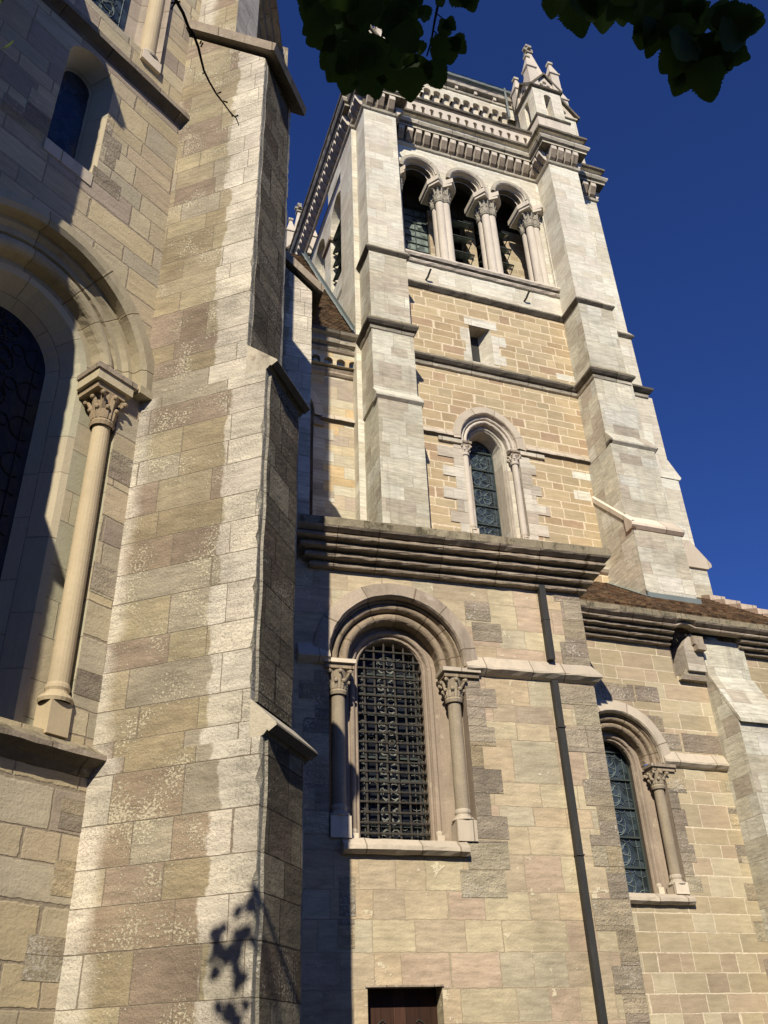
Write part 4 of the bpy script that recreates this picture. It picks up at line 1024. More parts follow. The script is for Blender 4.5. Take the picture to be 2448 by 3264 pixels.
s_ = MB('tcol'); s_.sweep([(XLi, TW), (XRi, TW)], [(0, 17.92), (.06, 17.95), (.09, 18.0), (.06, 18.05), (.05, 18.08), (.10, 18.12), (.14, 18.18), (.13, 18.24), (.08, 18.28), (-.5, 18.34)], mats=['ttrim', 'tcol', 'tcol', 'tdark', 'tdark', 'tcol', 'tcol', 'tcol', 'tcol'], mat='tcol'); part('sill_course', s_, t, t)
s_ = MB('ttrim'); s_.sweep([(10.0, TW), (XRi - .1, TW)], [(0, 9.36), (.06, 9.4), (.1, 9.46), (0, 9.58)], mat='ttrim'); part('base_course', s_, t, t)
# slit window
sl_ = MB('white')
for b_ in ((7.80, 8.06, 15.55, 16.0), (7.92, 8.06, 15.2, 15.55), (7.84, 8.06, 14.86, 15.2), (8.66, 9.06, 15.62, 15.95), (8.66, 8.85, 15.3, 15.62), (8.66, 9.0, 14.98, 15.3), (7.95, 8.85, 16.15, 16.42), (7.95, 8.8, 14.78, 14.93)):
    sl_.box(b_[0], b_[1], TW - .006, TW + .01, b_[2], b_[3], 'white')
sl_.face([(8.06, TW, 14.93), (8.24, TW + .4, 14.93), (8.24, TW + .4, 16.15), (8.06, TW, 16.15)]); sl_.face([(8.66, TW, 14.93), (8.48, TW + .4, 14.93), (8.48, TW + .4, 16.15), (8.66, TW, 16.15)])
sl_.face([(8.06, TW, 16.15), (8.66, TW, 16.15), (8.48, TW + .4, 16.15), (8.24, TW + .4, 16.15)], 'trim'); sl_.face([(8.06, TW, 14.93), (8.66, TW, 14.93), (8.48, TW + .4, 15.0), (8.24, TW + .4, 15.0)])
part('slit_surround', sl_, t, t)
sg = MB('pipe'); sg.box(8.2, 8.52, TW + .38, TW + .42, 14.9, 16.2); part('slit_window', sg, t, t)
# lancet
shifted(lambda: nook_window(t, lc, lzs, lzb, .72, .14, .42, .62, 10.12, 12.02, (12.24, 12.36), ('tcol', 'greyq', 'tcol', 'tcol'), hood_w=.21, hood_mat='pale', glass='glassb', panel=.5, came='camec', shaft_r=.075, glass_hw=.36), TW)
q = MB('greyq'); toothed(q, lc + .72, 1, 9.6, 12.22, .27, .26, .50, TW, 'greyq', .02); toothed(q, lc - .72, -1, 9.6, 12.22, .27, .26, .50, TW, 'greyq', .02)
q.box(lc - 1.3, lc - .72, TW - .06, TW, 12.26, 12.36, 'ttrim'); q.box(lc + .75, lc + 1.38, TW - .06, TW, 12.26, 12.36, 'ttrim')
for b_ in ((10.35, 10.9, 11.9, 12.1), (10.4, 10.93, 14.95, 15.15), (10.3, 10.75, 11.3, 11.55)): q.box(b_[0], b_[1], TW - .004, TW + .01, b_[2], b_[3], 'white')
split_part('quoin', q, t, t)
# belfry arcade
ar = MB('white'); acs = [7.05, 8.48, 9.90]; azs = 21.78; ahw = .46
ar.sheet([(XLi - .1, 18.2), (XRi + .1, 18.2), (XRi + .1, 22.86), (XLi - .1, 22.86)], [[(10.90, 18.2), (10.90, 21.62), (10.36, 21.62), (10.36, 21.78)] + arch(acs[2], azs, 21.62, ahw, 0, 12)[2:-2] + [(acs[2] - ahw, azs), (acs[2] - ahw, 21.62), (acs[1] + ahw, 21.62), (acs[1] + ahw, azs)] + arch(acs[1], azs, 21.6, ahw, 0, 12)[2:-2] + [(acs[1] - ahw, azs), (acs[1] - ahw, 21.62), (acs[0] + ahw, 21.62), (acs[0] + ahw, azs)] + arch(acs[0], azs, 21.6, ahw, 0, 12)[2:-2] + [(acs[0] - ahw, azs), (acs[0] - ahw, 21.62), (6.14, 21.62), (6.14, 18.2)]], TW)
for c_ in acs:
    arch_sweep(ar, c_, azs, 21.6, [(ahw, TW), (ahw, TW + .10), (ahw - .05, TW + .10), (ahw - .05, TW + .25), (ahw - .09, TW + .25), (ahw - .09, TW + .45)], 0, 14, mats=['tcol', 'tcol', 'tdark', 'tcol', 'dark'])  # deeper soffits coloured dark to paint the shade inside the arches
    arch_sweep(ar, c_, azs, 21.78, [(ahw + .02, TW + .01), (ahw + .02, TW - .05), (ahw + .05, TW - .08), (ahw + .15, TW - .08), (ahw + .16, TW + .01)], 0, 14, mats=['tcol', 'tcol', 'ttrim', 'ttrim'])
ar.box(10.80, 11.0, TW + .12, TW + .8, 18.2, 21.7); ar.box(10.36, 10.95, TW + .0, TW + .6, 21.62, 21.64); ar.box(6.1, 6.3, TW + .2, TW + .8, 18.2, 21.7)
part('arcade_wall', ar, t, t)
for c_, wd in ((6.42, .1), (7.765, .27), (9.19, .27), (10.60, .27)):
    cm_ = MB('tcol')
    lob = [(c_ - .085, TW + .17), (c_ + .085, TW + .17), (c_ - .085, TW + .42), (c_ + .085, TW + .42), (c_, TW + .28)] if wd > .2 else [(c_, TW + .14), (c_, TW + .45)]
    rr = .125 if wd > .2 else .11
    for (x, y) in lob: cm_.lathe(x, y, [(rr * 1.25, 18.32), (rr * 1.3, 18.40), (rr * 1.08, 18.46), (rr, 18.5), (rr * .97, 20.8)], 16)
    o = part('column', cm_, t, t)
    cc_ = MB('tcap')
    for (x, y) in lob: capital(cc_, x, y, 20.84, 21.36, rr * .90, rr * 1.30, 'tcap', 9, .26)
    part('capital', cc_, o, t)
    ab_ = MB('tcol'); hx = .44 if wd > .2 else .26
    for zz0, zz1, gx in ((21.36, 21.45, -.04), (21.45, 21.62, 0)):
        ab_.prism_x([(TW - .06 - gx * -1, zz0), (TW + .74, zz0), (TW + .74, zz1), (TW - .06 - gx * -1, zz1)], c_ - hx - gx, c_ + hx + gx) if False else None
        k = hx + gx
        pl_ = [(c_ - k, TW + .10), (c_ - k * .5, TW - .20 - gx), (c_, TW - .02), (c_ + k * .5, TW - .20 - gx), (c_ + k, TW + .10), (c_ + k, TW + .72), (c_ - k, TW + .72)]
        ab_.face([(*p_, zz0) for p_ in pl_]); ab_.face([(*p_, zz1) for p_ in pl_])
        for i in range(len(pl_)):
            a_, b_ = pl_[i], pl_[(i + 1) % len(pl_)]; ab_.face([(*a_, zz0), (*b_, zz0), (*b_, zz1), (*a_, zz1)])
    part('abacus', ab_, o, t)
# inner screen with glass louvres
IV = 16.0
sc = MB('mol_c')
for (xa, xb) in ((7.76, 8.02), (8.92, 9.24), (10.17, 10.95)): sc.box(xa, xb, IV, IV + .3, 18.1, 21.75, 'mol_c')
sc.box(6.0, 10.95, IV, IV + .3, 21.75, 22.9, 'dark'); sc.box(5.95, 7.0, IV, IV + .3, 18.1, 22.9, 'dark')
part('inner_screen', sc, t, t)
bk = MB('dark'); bk.box(XS + 1.0, XS + 1.03, 15.9, 20.3, 18.0, 22.9, 'dark'); bk.box(5.8, 11.2, 17.2, 17.25, 18.1, 22.9, 'dark'); part('dark_backing', bk, t, t)  # near-black sheets paint the shaded depth and close off the sky
gl = MB('glassb')
gl.box(7.0, 7.76, IV + .1, IV + .12, 18.1, 21.75, 'slat')
for x in (7.0, 7.36, 7.74): gl.box(x - .012, x + .012, IV + .07, IV + .1, 18.1, 21.75, 'bar')
for k in range(12): gl.box(7.0, 7.76, IV + .07, IV + .1, 18.5 + .29 * k, 18.525 + .29 * k, 'bar')
part('glazed_screen', gl, t, t)
for (xa, xb, zs_) in ((8.06, 8.90, (19.1, 19.75, 20.4, 21.05)), (9.28, 10.14, (19.1, 19.75, 20.4, 21.05))):
    for z in zs_:
        lv = MB('slat')
        lv.face([(xa, IV - .42, z), (xb, IV - .42, z), (xb, IV + .05, z + .30), (xa, IV + .05, z + .30)])
        lv.face([(xa, IV - .41, z - .01), (xb, IV - .41, z - .01), (xb, IV + .05, z + .29), (xa, IV + .05, z + .29)])
        for q_ in (xa, (xa + xb) / 2, xb): lv.tube([(q_, IV - .43, z), (q_, IV + .05, z + .31)], .016, 4, 'bar', False)
        lv.tube([(xa, IV - .43, z), (xb, IV - .43, z)], .016, 4, 'bar', False); lv.tube([(xa, IV - .43, z), (xa, IV, z - .2)], .014, 4, 'bar', False); lv.tube([(xb, IV - .43, z), (xb, IV, z - .2)], .014, 4, 'bar', False)
        part('louvre', lv, t, t)
for k in range(5):   # louvres standing out of the side opening
    z = 18.75 + .56 * k; lv = MB('slat')
    SX = 5.55; lv.face([(SX - .30, 16.25, z), (SX - .30, 17.3, z), (SX + .12, 17.3, z + .34), (SX + .12, 16.25, z + .34)])
    for y_ in (16.25, 16.78, 17.3): lv.tube([(SX - .30, y_, z), (SX + .12, y_, z + .34)], .018, 4, 'bar', False); lv.tube([(SX - .30, y_, z), (SX + .12, y_, z - .16)], .018, 4, 'bar', False)
    lv.tube([(SX - .30, 16.25, z), (SX - .30, 17.3, z)], .018, 4, 'bar', False)
    part('louvre', lv, t, t)
lv = MB('glassb'); lv.box(XS + .5, XS + .52, 18.3, 19.6, 18.6, 22.2, 'glassb')
for y_ in (18.3, 18.75, 19.2): lv.box(XS + .46, XS + .5, y_ - .02, y_ + .02, 18.6, 22.2, 'bar')
for k in range(8): lv.box(XS + .46, XS + .5, 18.3, 19.6, 18.8 + .4 * k, 18.83 + .4 * k, 'bar')
part('glazed_screen', lv, t, t)
# two iron spouts in the ashlar band
for x, z in ((6.98, 17.42), (9.80, 17.52)):
    s_ = MB('iron'); s_.tube([(x, TW, z - .03), (x + .02, TW - .10, z), (x + .05, TW - .26, z + .14)], .028, 8)
    part('spout', s_, t, t)
# crowning cornice with corbels, frieze, pierced parapet
cplan = [(XW, 20.8), (XW, 14.8), (XL, 14.8), (XL, V0), (XLi, V0), (XLi, TW), (XRi, TW), (XRi, V0), (XR, V0), (XR, 14.9), (XE, 14.9), (XE, 15.9)]
co = MB('ttrim')
co.sweep(cplan, [(0, 22.78), (.05, 22.80), (.07, 22.86), (.02, 22.90), (.02, 23.36), (.26, 23.38), (.26, 23.44), (.32, 23.50), (.36, 23.58), (.36, 23.62), (.20, 23.68)], mats=['ttrim', 'ttrim', 'ttrim', 'tdark', 'tdark', 'ttrim', 'tdark', 'ttrim', 'ttrim', 'ttrim'], mat='ttrim')  # recess between the corbels painted dark for its shade
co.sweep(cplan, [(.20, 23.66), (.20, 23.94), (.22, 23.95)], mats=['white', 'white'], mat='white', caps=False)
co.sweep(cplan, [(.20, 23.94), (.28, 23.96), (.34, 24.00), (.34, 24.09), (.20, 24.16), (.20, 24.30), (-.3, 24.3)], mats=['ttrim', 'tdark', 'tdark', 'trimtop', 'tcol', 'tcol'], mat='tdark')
part('cornice', co, t, t)
cr = MB('tcol')
def corbels(p, q_, out):
    a, b = Vector(p), Vector(q_); L = (b - a).length; d = (b - a) / L; n_ = Vector((d.y, -d.x)); k = max(1, round(L / .272))
    for i in range(k):
        s0 = (i + .5) * L / k
        for (w_, o_, z0, z1) in ((.085, .20, 23.02, 23.38), ):
            c_ = a + d * s0
            P_ = lambda du, dn, z: (*(c_ + d * du + n_ * dn), z)
            pts = [(.02, 22.95), (.10, 23.00), (.24, 23.22), (.24, 23.37), (.02, 23.37)]
            cr.face([P_(-w_, o, z) for o, z in pts]); cr.face([P_(w_, o, z) for o, z in pts])
            for (o0, z0_), (o1, z1_) in zip(pts, pts[1:]): cr.face([P_(-w_, o0, z0_), P_(w_, o0, z0_), P_(w_, o1, z1_), P_(-w_, o1, z1_)], 'tcol' if o0 == o1 else 'trim')
for i in range(len(cplan) - 1): corbels(cplan[i], cplan[i + 1], .2)
split_part('corbel', cr, t, t)
pa = MB('tcol')
hx = [10.67 - .2835 * k for k in range(17)]
hl = []
for x in hx:
    if x < XLi: continue
    hl.append([(x + .045, 24.32), (x + .045, 24.50)] + [(x + .072 * math.cos(a), 24.56 + .075 * math.sin(a)) for a in (-.5, 0, .6, 1.2, 1.57, 1.95, 2.54, 3.14, 3.64)] + [(x - .045, 24.50), (x - .045, 24.32)])
PV = TW - .20; ol_ = [(XLi - .3, 24.28), (XRi + .1, 24.28), (XRi + .1, 24.80), (XLi - .3, 24.80)]
pa.sheet(ol_, hl, PV)
for h_ in hl:
    for i in range(len(h_)):
        a_, b_ = h_[i], h_[(i + 1) % len(h_)]; pa.face([(a_[0], PV, a_[1]), (b_[0], PV, b_[1]), (b_[0], PV + .18, b_[1]), (a_[0], PV + .18, a_[1])])
pa.sheet(ol_, hl, PV + .18)
part('parapet', pa, t, t)
pc_ = MB('trimtop'); pc_.sweep([(XLi - .3, PV), (XRi + .1, PV)], [(0, 24.78), (.04, 24.80), (.09, 24.84), (.09, 24.92), (-.3, 24.98)], mats=['ttrim', 'tdark', 'tdark', 'trimtop'], mat='tdark'); part('parapet_coping', pc_, t, t)
sp_ = MB('tcol'); sp_.box(XW - .15, XW + .05, 15.6, 20, 24.2, 24.85)
part('side_parapet', sp_, t, t)
# set-back attic with small corbel arches and the slate roof
SV = 15.65
at_ = MB('white'); ah = []
cx_ = 10.67
while cx_ > 6.3: ah.append(arch(cx_, 27.02, 26.84, .125, 0, 8)); cx_ -= .3475
at_.box(5.9, 11.35, SV, 20.0, 24.4, 27.9, 'white')
at_.sheet([(5.9, 26.84), (11.1, 26.84), (11.1, 27.42), (5.9, 27.42)], ah, SV - .16)
for h_ in ah:
    for a_, b_ in zip(h_, h_[1:]): at_.face([(a_[0], SV - .16, a_[1]), (b_[0], SV - .16, b_[1]), (b_[0], SV, b_[1]), (a_[0], SV, a_[1])], 'tcol')
at_.box(11.1, 11.35, SV - .2, SV, 24.4, 27.5)
part('attic', at_, t, t)
co = MB('ttrim'); ap = [(5.9, 20.0), (5.9, SV), (11.35, SV), (11.35, 20.0)]
co.sweep(ap, [(.16, 27.40), (.20, 27.42), (.22, 27.48), (.18, 27.52), (.18, 27.62), (.30, 27.66), (.34, 27.74), (.30, 27.80), (.34, 27.86), (.42, 27.90), (.44, 27.98), (0, 28.02)], mats=['ttrim', 'ttrim', 'tdark', 'tdark', 'ttrim', 'tcol', 'tdark', 'ttrim', 'lead', 'lead', 'lead'], mat='ttrim')
for k in range(8): x = 11.0 - .69 * k; co.box(x - .05, x + .05, SV - .26, SV - .17, 27.50, 27.66, 'tcol')
part('eaves_cornice', co, t, t)
rf = MB('slate'); apx_ = (8.62, 17.8, 32.6)
cs = [(5.5, 15.22), (11.75, 15.22), (11.75, 20.4), (5.5, 20.4)]
for i in range(4):
    a_, b_ = cs[i], cs[(i + 1) % 4]; n_ = 24
    for k in range(n_):
        f0, f1 = k / n_, (k + 1) / n_
        L = lambda p_, f: (p_[0] + (apx_[0] - p_[0]) * f, p_[1] + (apx_[1] - p_[1]) * f, 28.0 + (apx_[2] - 28.0) * f)
        p0, p1, p2, p3 = L(a_, f0), L(b_, f0), L(b_, f1), L(a_, f1)
        rf.face([(p0[0], p0[1], p0[2] + .03), (p1[0], p1[1], p1[2] + .03), p2, p3], None, [(0 + 3 * f0, f0 * 6), (6 - 3 * f0, f0 * 6), (6 - 3 * f1, f1 * 6 - .01), (3 * f1, f1 * 6 - .01)])
part('roof', rf, t, t)
ld = MB('lead'); ld.tube([(10.66, SV - .40, 26.5), (10.66, SV - .40, 28.1)], .035, 6); part('lightning_conductor', ld, t, t)

# pinnacles
def pinnacle(cx, cy, z0, tall=True, mirror=1):
    h = .56
    b = MB('white')
    b.box(cx - h, cx + h, cy - h, cy + h, z0 - .3, z0 + .55, 'tcol')
    # square stage with a niche in each face
    za, zb = z0 + .62, z0 + 2.18; hh = h - .06
    for s_ in (-1, 1):
        for ax in (0, 1):
            hole = arch(0, zb - .38, za + .02, .13, 0, 8)
            m_ = MB(); m_.sheet([(-hh, za), (hh, za), (hh, zb), (-hh, zb)], [hole], 0, 'white')
            for a_, b2 in zip(hole, hole[1:]): m_.face([(a_[0], 0, a_[1]), (b2[0], 0, b2[1]), (b2[0], .3, b2[1]), (a_[0], .3, a_[1])], 'white')
            m_.face([(-.16, .3, za), (.16, .3, za), (.16, .3, zb - .2), (-.16, .3, zb - .2)], 'white')
            for f_ in m_.f:
                pts = [m_.v[i] for i in f_]
                if ax == 0: q_ = [(cx + x, cy + s_ * (hh - y), z) for x, y, z in pts]
                else: q_ = [(cx + s_ * (hh - y), cy + x, z) for x, y, z in pts]
                b.face(q_, 'white')
    sq = lambda k: [(cx - k, cy + k), (cx - k, cy - k), (cx + k, cy - k), (cx + k, cy + k)]
    b.sweep(sq(hh), [(0, z0 + .46), (.06, z0 + .50), (.10, z0 + .55), (.10, z0 + .62), (0, z0 + .70)], 'tdark', True)
    b.sweep(sq(hh), [(0, zb - .04), (.07, zb), (.09, zb + .05), (0, zb + .09)], 'tdark', True)
    # gables over each face
    zg = zb + .06
    for s_ in (-1, 1):
        for ax in (0, 1):
            T = (lambda x, y, z: (cx + x, cy + s_ * y, z)) if ax == 0 else (lambda x, y, z: (cx + s_ * y, cy + x, z))
            b.face([T(-hh, hh, zg), T(hh, hh, zg), T(0, hh, zg + .72)], 'tcol')
            for qx, qz, qr in ((0, .34, .075), (-.12, .18, .07), (.12, .18, .07), (0, .12, .05)):   # flat dark discs paint the shade of trefoil sinkings
                b.face([T(qx + qr * math.cos(a), hh + .012, zg + qz + qr * math.sin(a)) for a in [2 * PI * i / 8 for i in range(8)]], 'tdark')
            for sx in (-1, 1):
                b.face([T(sx * (hh + .08), hh + .09, zg), T(0, hh + .09, zg + .80), T(0, hh + .09, zg + .70), T(sx * (hh + .02), hh + .09, zg - .06)], 'tdark')
                b.face([T(sx * (hh + .08), hh + .09, zg), T(0, hh + .09, zg + .80), T(0, 0, zg + .80), T(sx * (hh + .08), 0, zg)], 'ttrim')
    b_ = part('pinnacle', b, t, t)
    s2 = MB('tcol')   # spire and small corner pinnacles
    s2.lathe(cx, cy, [(.54, zg + .2), (.50, zg + .45), (.10, zg + 2.72), (.09, zg + 2.76)], 4, 'tcol', PI / 4, PI / 4 + 2 * PI, False)
    part('spire', s2, b_, t)
    for sx in (-1, 1):
        for sy in (-1, 1):
            x, y = cx + sx * (hh - .08), cy + sy * (hh - .08); m_ = MB('tcol'); k = .15
            m_.box(x - k, x + k, y - k, y + k, zg - .05, zg + .92)
            m_.lathe(x, y, [(k * 1.414, zg + .90), (k * 1.80, zg + .93), (k * 1.80, zg + .98), (k * 1.55, zg + 1.02), (.06, zg + 1.62)], 4, 'tcol', PI / 4, PI / 4 + 2 * PI, False)
            m_.box(x - .085, x + .085, y - .085, y + .085, zg + 1.64, zg + 1.74, 'ttrim'); m_.box(x - .05, x + .05, y - .05, y + .05, zg + 1.58, zg + 1.64)
            part('corner_pinnacle', m_, b_, t)
    m_ = MB('tcap'); zt = zg + 2.72
    m_.box(cx - .12, cx + .12, cy - .12, cy + .12, zt, zt + .07); m_.box(cx - .05, cx + .05, cy - .05, cy + .05, zt, zt + .5)
    m_.box(cx - .17, cx + .17, cy - .06, cy + .06, zt + .20, zt + .31); m_.box(cx - .06, cx + .06, cy - .17, cy + .17, zt + .20, zt + .31); m_.box(cx - .08, cx + .08, cy - .08, cy + .08, zt + .42, zt + .52)
    part('finial', m_, b_, t)
pinnacle(11.46, 14.68, 24.62)
pinnacle(5.55, 14.95, 24.62)
pinnacle(5.5, 22.6, 23.5)
pinnacle(12.2, 21.6, 24.3)
lo = MB('white')   # second gabled block over the east pier
lo.box(12.02, 13.05, 15.0, 16.0, 24.1, 27.15, 'white'); lo.prism_y([(12.0, 27.15), (13.07, 27.15), (12.53, 27.98)], 15.0, 16.0, 'tcol')
lo.prism_y([(11.92, 27.10), (12.53, 27.96), (13.14, 27.10), (13.2, 27.17), (12.53, 28.12), (11.86, 27.17)], 14.90, 16.05, 'tdark')
lo.box(11.97, 13.10, 14.94, 16.04, 27.05, 27.12, 'ttrim')
for qx, qz, qr in ((12.53, 27.55, .08), (12.40, 27.36, .075), (12.66, 27.36, .075)): lo.face([(qx + qr * math.cos(a), 14.985, qz + qr * math.sin(a)) for a in [2 * PI * i / 8 for i in range(8)]], 'tdark')  # dark discs again paint the shade of sunk trefoils
lo.box(12.72, 13.02, 15.1, 15.4, 27.4, 28.3, 'tcol'); lo.lathe(12.87, 15.25, [(.21, 28.28), (.27, 28.31), (.27, 28.36), (.23, 28.4), (.06, 28.98)], 4, 'tcol', PI / 4, PI / 4 + 2 * PI, False); lo.box(12.785, 12.955, 15.165, 15.335, 29.0, 29.1, 'ttrim')
part('gabled_block', lo, t, t)

# ------------------------------------------------------------------ added houses, unseen around the viewer, that block low sky to deepen shade
M['render'] = plain('dark_blocker_render', (.16, .14, .11), .2, .9, 2.0, .1)  # dark render of the added sky-blocking houses
hf = Frame(0.0); ht = thing('blocker_house', 'long three-storey house added to block low sky, unseen behind the viewer and outside the picture', 'house', hf, 0, -20)
hb_ = MB('render'); hb_.box(-34, 30, -30, -19, GZ, 8.5); part('wall', hb_, ht, ht)  # wall of the added sky-blocking house
hr_ = MB('tileb'); hr_.prism_x([(-30.6, 8.5), (-18.4, 8.5), (-24.5, 12.6)], -34.5, 30.5); part('roof', hr_, ht, ht)  # roof of the added sky-blocking house
for k in range(16):
    for z in (-.4, 2.6, 5.6):
        wx = -31 + 3.8 * k; wf = MB('pale'); wf.box(wx - .65, wx + .65, -19.0, -18.94, z - .1, z + 1.9, 'jamb'); o_ = part('window', wf, ht, ht)  # windows of the added sky-blocking house
hs2 = thing('side_blocker_house', 'tall house added on the left to block low sky, outside the picture', 'house', hf, -26, -4)
hb_ = MB('render'); hb_.box(-36, -22, -19, 8, GZ, 11.0); part('wall', hb_, hs2, hs2)  # wall of the added side blocker
hr_ = MB('tileb'); hr_.prism_y([(-36.5, 11), (-21.5, 11), (-29, 15)], -19.2, 8.3); part('roof', hr_, hs2, hs2)  # roof of the added side blocker

# ------------------------------------------------------------------ tree: trunk behind the viewer, sprays hanging into the top of the picture
FW = Frame(0.0)
def at(px, py, d):
    v = RIGHT * ((px - 1224) / FPX) + DOWN * ((py - 1632) / FPX) + FWD
    return v.normalized() * d
t = thing('linden_tree', 'broadleaf tree whose dark leafy sprays and bare twig hang in at the top', 'tree', FW, 2.0, -5.0)
tk = MB('bark'); tk.tube([(2.0, -5.0, GZ), (1.95, -4.9, .5), (1.8, -4.7, 2.5), (1.4, -4.2, 4.3), (1.0, -3.5, 5.2)], [.34, .27, .23, .18, .12], 12); part('trunk', tk, t, t)
def leaf(mb, P, size, nrm, tip, serr=True):
    """heart-shaped toothed leaf folded along its midrib"""
    n_ = nrm.normalized(); d = (tip - n_ * tip.dot(n_)).normalized(); s_ = n_.cross(d)
    N = 30; half = []
    wob = [rnd.uniform(.86, 1.12) for _ in range(9)]
    for i in range(N + 1):
        f = i / N
        w_ = .50 * (math.sin(PI * min(1, f ** .78))) ** .62 * (1.08 - .30 * f)
        if 0 < i < N: w_ *= (1 + (.07 if i % 2 else -.05) + rnd.uniform(-.06, .06)) * (wob[i // 4] * (1 - (i % 4) / 4) + wob[i // 4 + 1] * (i % 4) / 4) if serr else 1
        half.append((f - .12 * math.sin(PI * f) * (1 if f < .2 else .3), w_))
    fold = rnd.uniform(.1, .35); curl = rnd.uniform(-.25, .25)
    for sg_ in (-1, 1):
        for i in range(N):
            (f0, w0), (f1, w1) = half[i], half[i + 1]
            Q = lambda f, w: P + d * (f * size) + s_ * (sg_ * w * size) + n_ * ((w * fold - f * f * curl) * size)
            pts = [Q(f0, 0), Q(f1, 0), Q(f1, w1), Q(f0, w0)]
            if i == 0: pts = pts[:3]
            if i == N - 1: pts = [Q(f0, 0), Q(f1, 0), Q(f0, w0)]
            mb.face(pts, 'leafm', [(0, 0)] * len(pts))
# crown above and behind, widened to block overhead sky and shade the sprays
lf = MB('leafm')
def quickleaf(mb, P, s, nv, tv):
    n_ = nv.normalized(); d = (tv - n_ * tv.dot(n_)).normalized(); s_ = n_.cross(d)
    pts = [P, P + (d * .3 + s_ * .42) * s, P + (d * .75 + s_ * .3) * s, P + d * s, P + (d * .75 - s_ * .3) * s, P + (d * .3 - s_ * .42) * s]
    mb.face(pts, 'leafm', [(0, 0)] * 6)
rv = lambda: Vector((rnd.uniform(-1, 1), rnd.uniform(-1, 1), rnd.uniform(-1, 1)))
for i in range(15000):
    a, b, r = rnd.uniform(0, 2 * PI), rnd.uniform(-1, 1), rnd.random() ** .4
    q_ = math.sqrt(1 - b * b)
    P = Vector((.6 + 6.5 * r * q_ * math.cos(a), -5.2 + 4.6 * r * q_ * math.sin(a), 6.6 + 2.4 * r * b))
    if P.z > .6 + .7 * ((7.4 if P.x > -1.2 else 5.6) - P.y) - .3 or P.z < 3.6: continue
    quickleaf(lf, P, rnd.uniform(.11, .16), Vector((0, -.6, 1)) + rv() * .7, rv())
# leaves whose shadows fall on the foot of the near buttress
for (uu_, zz_, sz) in ((-.02, 1.16, .12), (-.04, 1.08, .10), (-.20, .96, .12), (-.17, 1.02, .08), (-.22, .91, .11), (-.16, .86, .11), (-.21, .74, .10), (-.04, .98, .13), (-.01, 1.0, .12), (-.05, .66, .10), (.0, .60, .12), (-.09, .72, .09), (-.16, .50, .11), (-.05, .44, .12), (-.24, .86, .12), (-.19, .78, .10), (-.27, .80, .06), (-.07, .86, .09), (-.06, .78, .08), (-.08, .50, .11), (-.14, .45, .08), (.02, .52, .09), (-.02, .36, .12), (-.10, .30, .09), (.04, .92, .08), (-.12, .93, .05)):
    T = CB.w(uu_ - .06, 0, zz_ + .04)
    P = T + SUN * (6.3 + rnd.uniform(-.3, .3))
    leaf(lf, P, sz, SUN + rv() * .6, rv() + Vector((0, 0, -.8)))
part('crown', lf, t, t)
lim = MB('bark')
T0 = CB.w(-.03, 0, 1.30) + SUN * 7.0; T1 = CB.w(.0, .8, -.1) + SUN * 9.2
lim.tube([(1.0, -3.5, 5.2), (.2, -2.0, 5.6), (-.8, -.4, 5.6), T0, T1], [.10, .06, .035, .03, .035], 7)
lim.tube([(1.0, -3.5, 5.2), (.9, -1.5, 5.0), at(1380, -300, 3.9)], [.11, .05, .02], 7)
lim.tube([(.9, -1.5, 5.0), (1.4, -.3, 4.6), at(2150, -300, 3.9)], [.05, .03, .014], 7)
lim.tube([(.2, -2.0, 5.6), (-.5, -.3, 4.7), at(600, -300, 3.6), at(545, -60, 3.5)], [.05, .025, .010, .006], 7)
part('limb', lim, t, t)
def spray(name, leaves, twigs, label):
    m_ = MB('leafm')
    for (px, py, d, s, ang) in leaves:
        P = at(px, py, d)
        tip = RIGHT * math.sin(D2(ang)) + DOWN * math.cos(D2(ang)) + FWD * rnd.uniform(-.3, .3)
        nv = -FWD * rnd.uniform(.8, 1) + rv() * .45 + Vector((0, 0, -.4))
        leaf(m_, P, s, nv, tip)
    o = part(name, m_, t, t, label)
    tw = MB('bark')
    for pts, r0, r1 in twigs:
        q_ = [at(*p) for p in pts]; n_ = len(q_)
        tw.tube(q_, [r0 + (r1 - r0) * i / (n_ - 1) for i in range(n_)], 6)
    split_part('twig', tw, o, t)
L1 = []
def cluster(poly_rows, n_, d0, d1, s0, s1):
    out = []
    for (y0, y1, x0, x1) in poly_rows:
        k = int(n_ * (y1 - y0) * (x1 - x0) / 10000)
        for i in range(k): out.append((rnd.uniform(x0, x1), rnd.uniform(y0, y1), rnd.uniform(d0, d1), rnd.uniform(s0, s1), rnd.uniform(-60, 60)))
    return out
L1 += cluster([(-170, -20, 1010, 1300), (-30, 60, 1045, 1270), (60, 150, 1065, 1270), (120, 190, 1090, 1260), (150, 205, 1120, 1230)], 3.9, 3.3, 4.2, .095, .13)
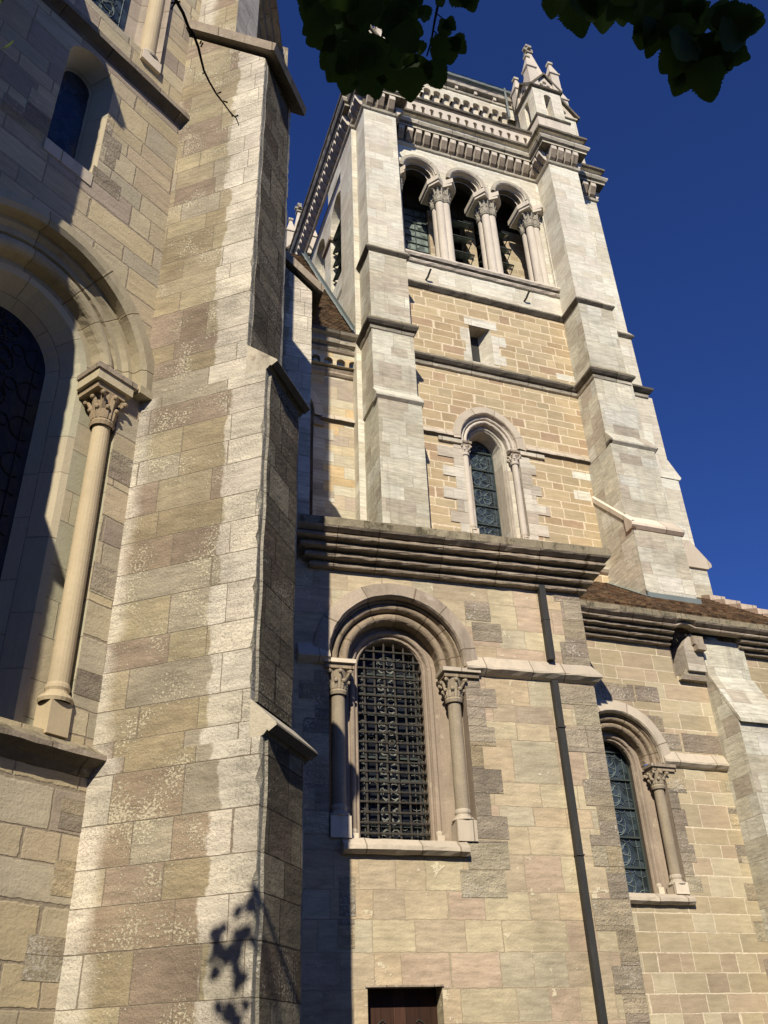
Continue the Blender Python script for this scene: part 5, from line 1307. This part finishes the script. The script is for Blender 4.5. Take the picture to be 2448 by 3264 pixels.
L1 += [(1030, -10, 3.6, .10, -30), (1020, -60, 3.6, .10, -40), (1050, 50, 3.5, .11, -55), (1065, 95, 3.6, .11, -60), (1100, 140, 3.6, .12, -40), (1090, 190, 3.5, .095, -30), (1120, 215, 3.7, .10, -25), (1160, 235, 3.7, .085, 5), (1180, 225, 3.6, .10, 10), (1225, 215, 3.6, .09, 25),
       (1240, 60, 3.6, .13, 60), (1260, 70, 3.6, .11, 75), (1270, 20, 3.7, .09, 70), (1250, 150, 3.6, .11, 50),
       (1305, 215, 3.4, .115, 2), (1365, 195, 3.5, .10, 15), (1350, 180, 3.5, .115, -20), (1375, 195, 3.6, .09, 35), (1330, 185, 3.5, .085, -60), (1352, 165, 3.5, .05, -130),
       (1355, 15, 3.6, .055, 5), (1362, 50, 3.4, .03, -30), (1425, 62, 3.5, .065, 0), (1418, 66, 3.5, .05, 50), (1425, 118, 3.5, .095, 8), (1418, 122, 3.4, .075, -30), (1440, 120, 3.5, .07, 45),
       (1400, -60, 3.6, .09, 60), (1440, -60, 3.6, .11, 40), (1480, -60, 3.6, .10, 20), (1400, -10, 3.5, .04, 20), (1290, -50, 3.6, .09, 20), (1310, -40, 3.6, .07, 40)]
spray('leaf_spray', L1, [([(1425, -60, 3.6), (1395, 20, 3.6), (1385, 70, 3.6), (1375, 130, 3.6), (1360, 180, 3.6)], .006, .003), ([(1388, 40, 3.6), (1415, 62, 3.5)], .0025, .002), ([(1385, 100, 3.6), (1412, 128, 3.5)], .0025, .002), ([(1240, -60, 3.8), (1230, 60, 3.7), (1200, 200, 3.7)], .008, .003)], 'dense dark leaf spray hanging in front of the tower top')
L2 = cluster([(-160, -50, 1800, 2260)], 3.6, 3.3, 4.0, .10, .13)
L2 += [(1775, -40, 3.6, .10, -10), (1835, -10, 3.6, .13, 5), (1850, -30, 3.6, .12, 20), (1920, -20, 3.7, .13, 5), (1960, -40, 3.7, .13, 20), (2000, -40, 3.6, .14, 30), (1980, -20, 3.6, .09, -10), (1900, -40, 3.6, .10, 0), (2040, -60, 3.6, .12, 10),
       (2080, 20, 3.5, .11, -15), (2090, 60, 3.5, .12, -5), (2075, 80, 3.5, .10, -20), (2130, 0, 3.6, .13, 5), (2170, -10, 3.6, .13, 10), (2200, 10, 3.6, .11, 25), (2120, 50, 3.6, .12, 15), (2160, 40, 3.5, .12, -5),
       (2200, 110, 3.4, .13, -35), (2215, 105, 3.5, .13, 0), (2190, 130, 3.5, .12, -50), (2230, 120, 3.5, .12, 30), (2175, 120, 3.4, .12, -15),
       (2185, 205, 3.5, .115, -22), (2200, 190, 3.5, .125, -30), (2235, 190, 3.4, .135, 14), (2250, 180, 3.5, .13, 8), (2210, 165, 3.5, .10, 0),
       (2275, 105, 3.5, .115, 165), (2290, 100, 3.5, .10, 150), (2290, 110, 3.4, .12, 95), (2300, 90, 3.5, .13, 105), (2300, 120, 3.5, .12, 75), (2290, 140, 3.5, .10, 55), (2320, 165, 3.5, .075, 75), (2350, 80, 3.5, .085, 100), (2270, 150, 3.5, .10, 30)]
spray('leaf_spray', L2, [([(2120, -80, 3.7), (2140, 40, 3.6), (2190, 120, 3.5), (2280, 110, 3.5), (2340, 90, 3.5)], .006, .0025), ([(2190, 120, 3.5), (2170, 190, 3.5)], .004, .002)], 'dark leaf spray hanging in at the top right corner')
tw = MB('bark')
pts = [(545, -60), (560, 0), (583, 40), (600, 85), (617, 110), (632, 150), (640, 185), (650, 225), (668, 262), (690, 300), (712, 328), (735, 360), (752, 375), (762, 400)]
tw.tube([at(x, y, 3.5) for x, y in pts], [.0062 - .0045 * i / (len(pts) - 1) for i in range(len(pts))], 6)
for (x, y, dx, dy) in ((575, 5, -30, 5), (560, 8, -14, 20), (617, 108, -12, 8), (640, 150, 6, -12), (655, 228, -8, 6), (693, 298, 10, -4), (712, 322, 12, 4), (735, 358, 6, 12), (750, 372, 8, -4), (637, 140, 4, -8)):
    tw.tube([at(x, y, 3.5), at(x + dx * .6, y + dy * .6, 3.5), at(x + dx, y + dy, 3.49)], [.003, .0026, .0034], 5)
    
part('bare_twig', tw, t, t, 'thin bare twig hanging in front of the near buttress')
bpy.context.view_layer.update()
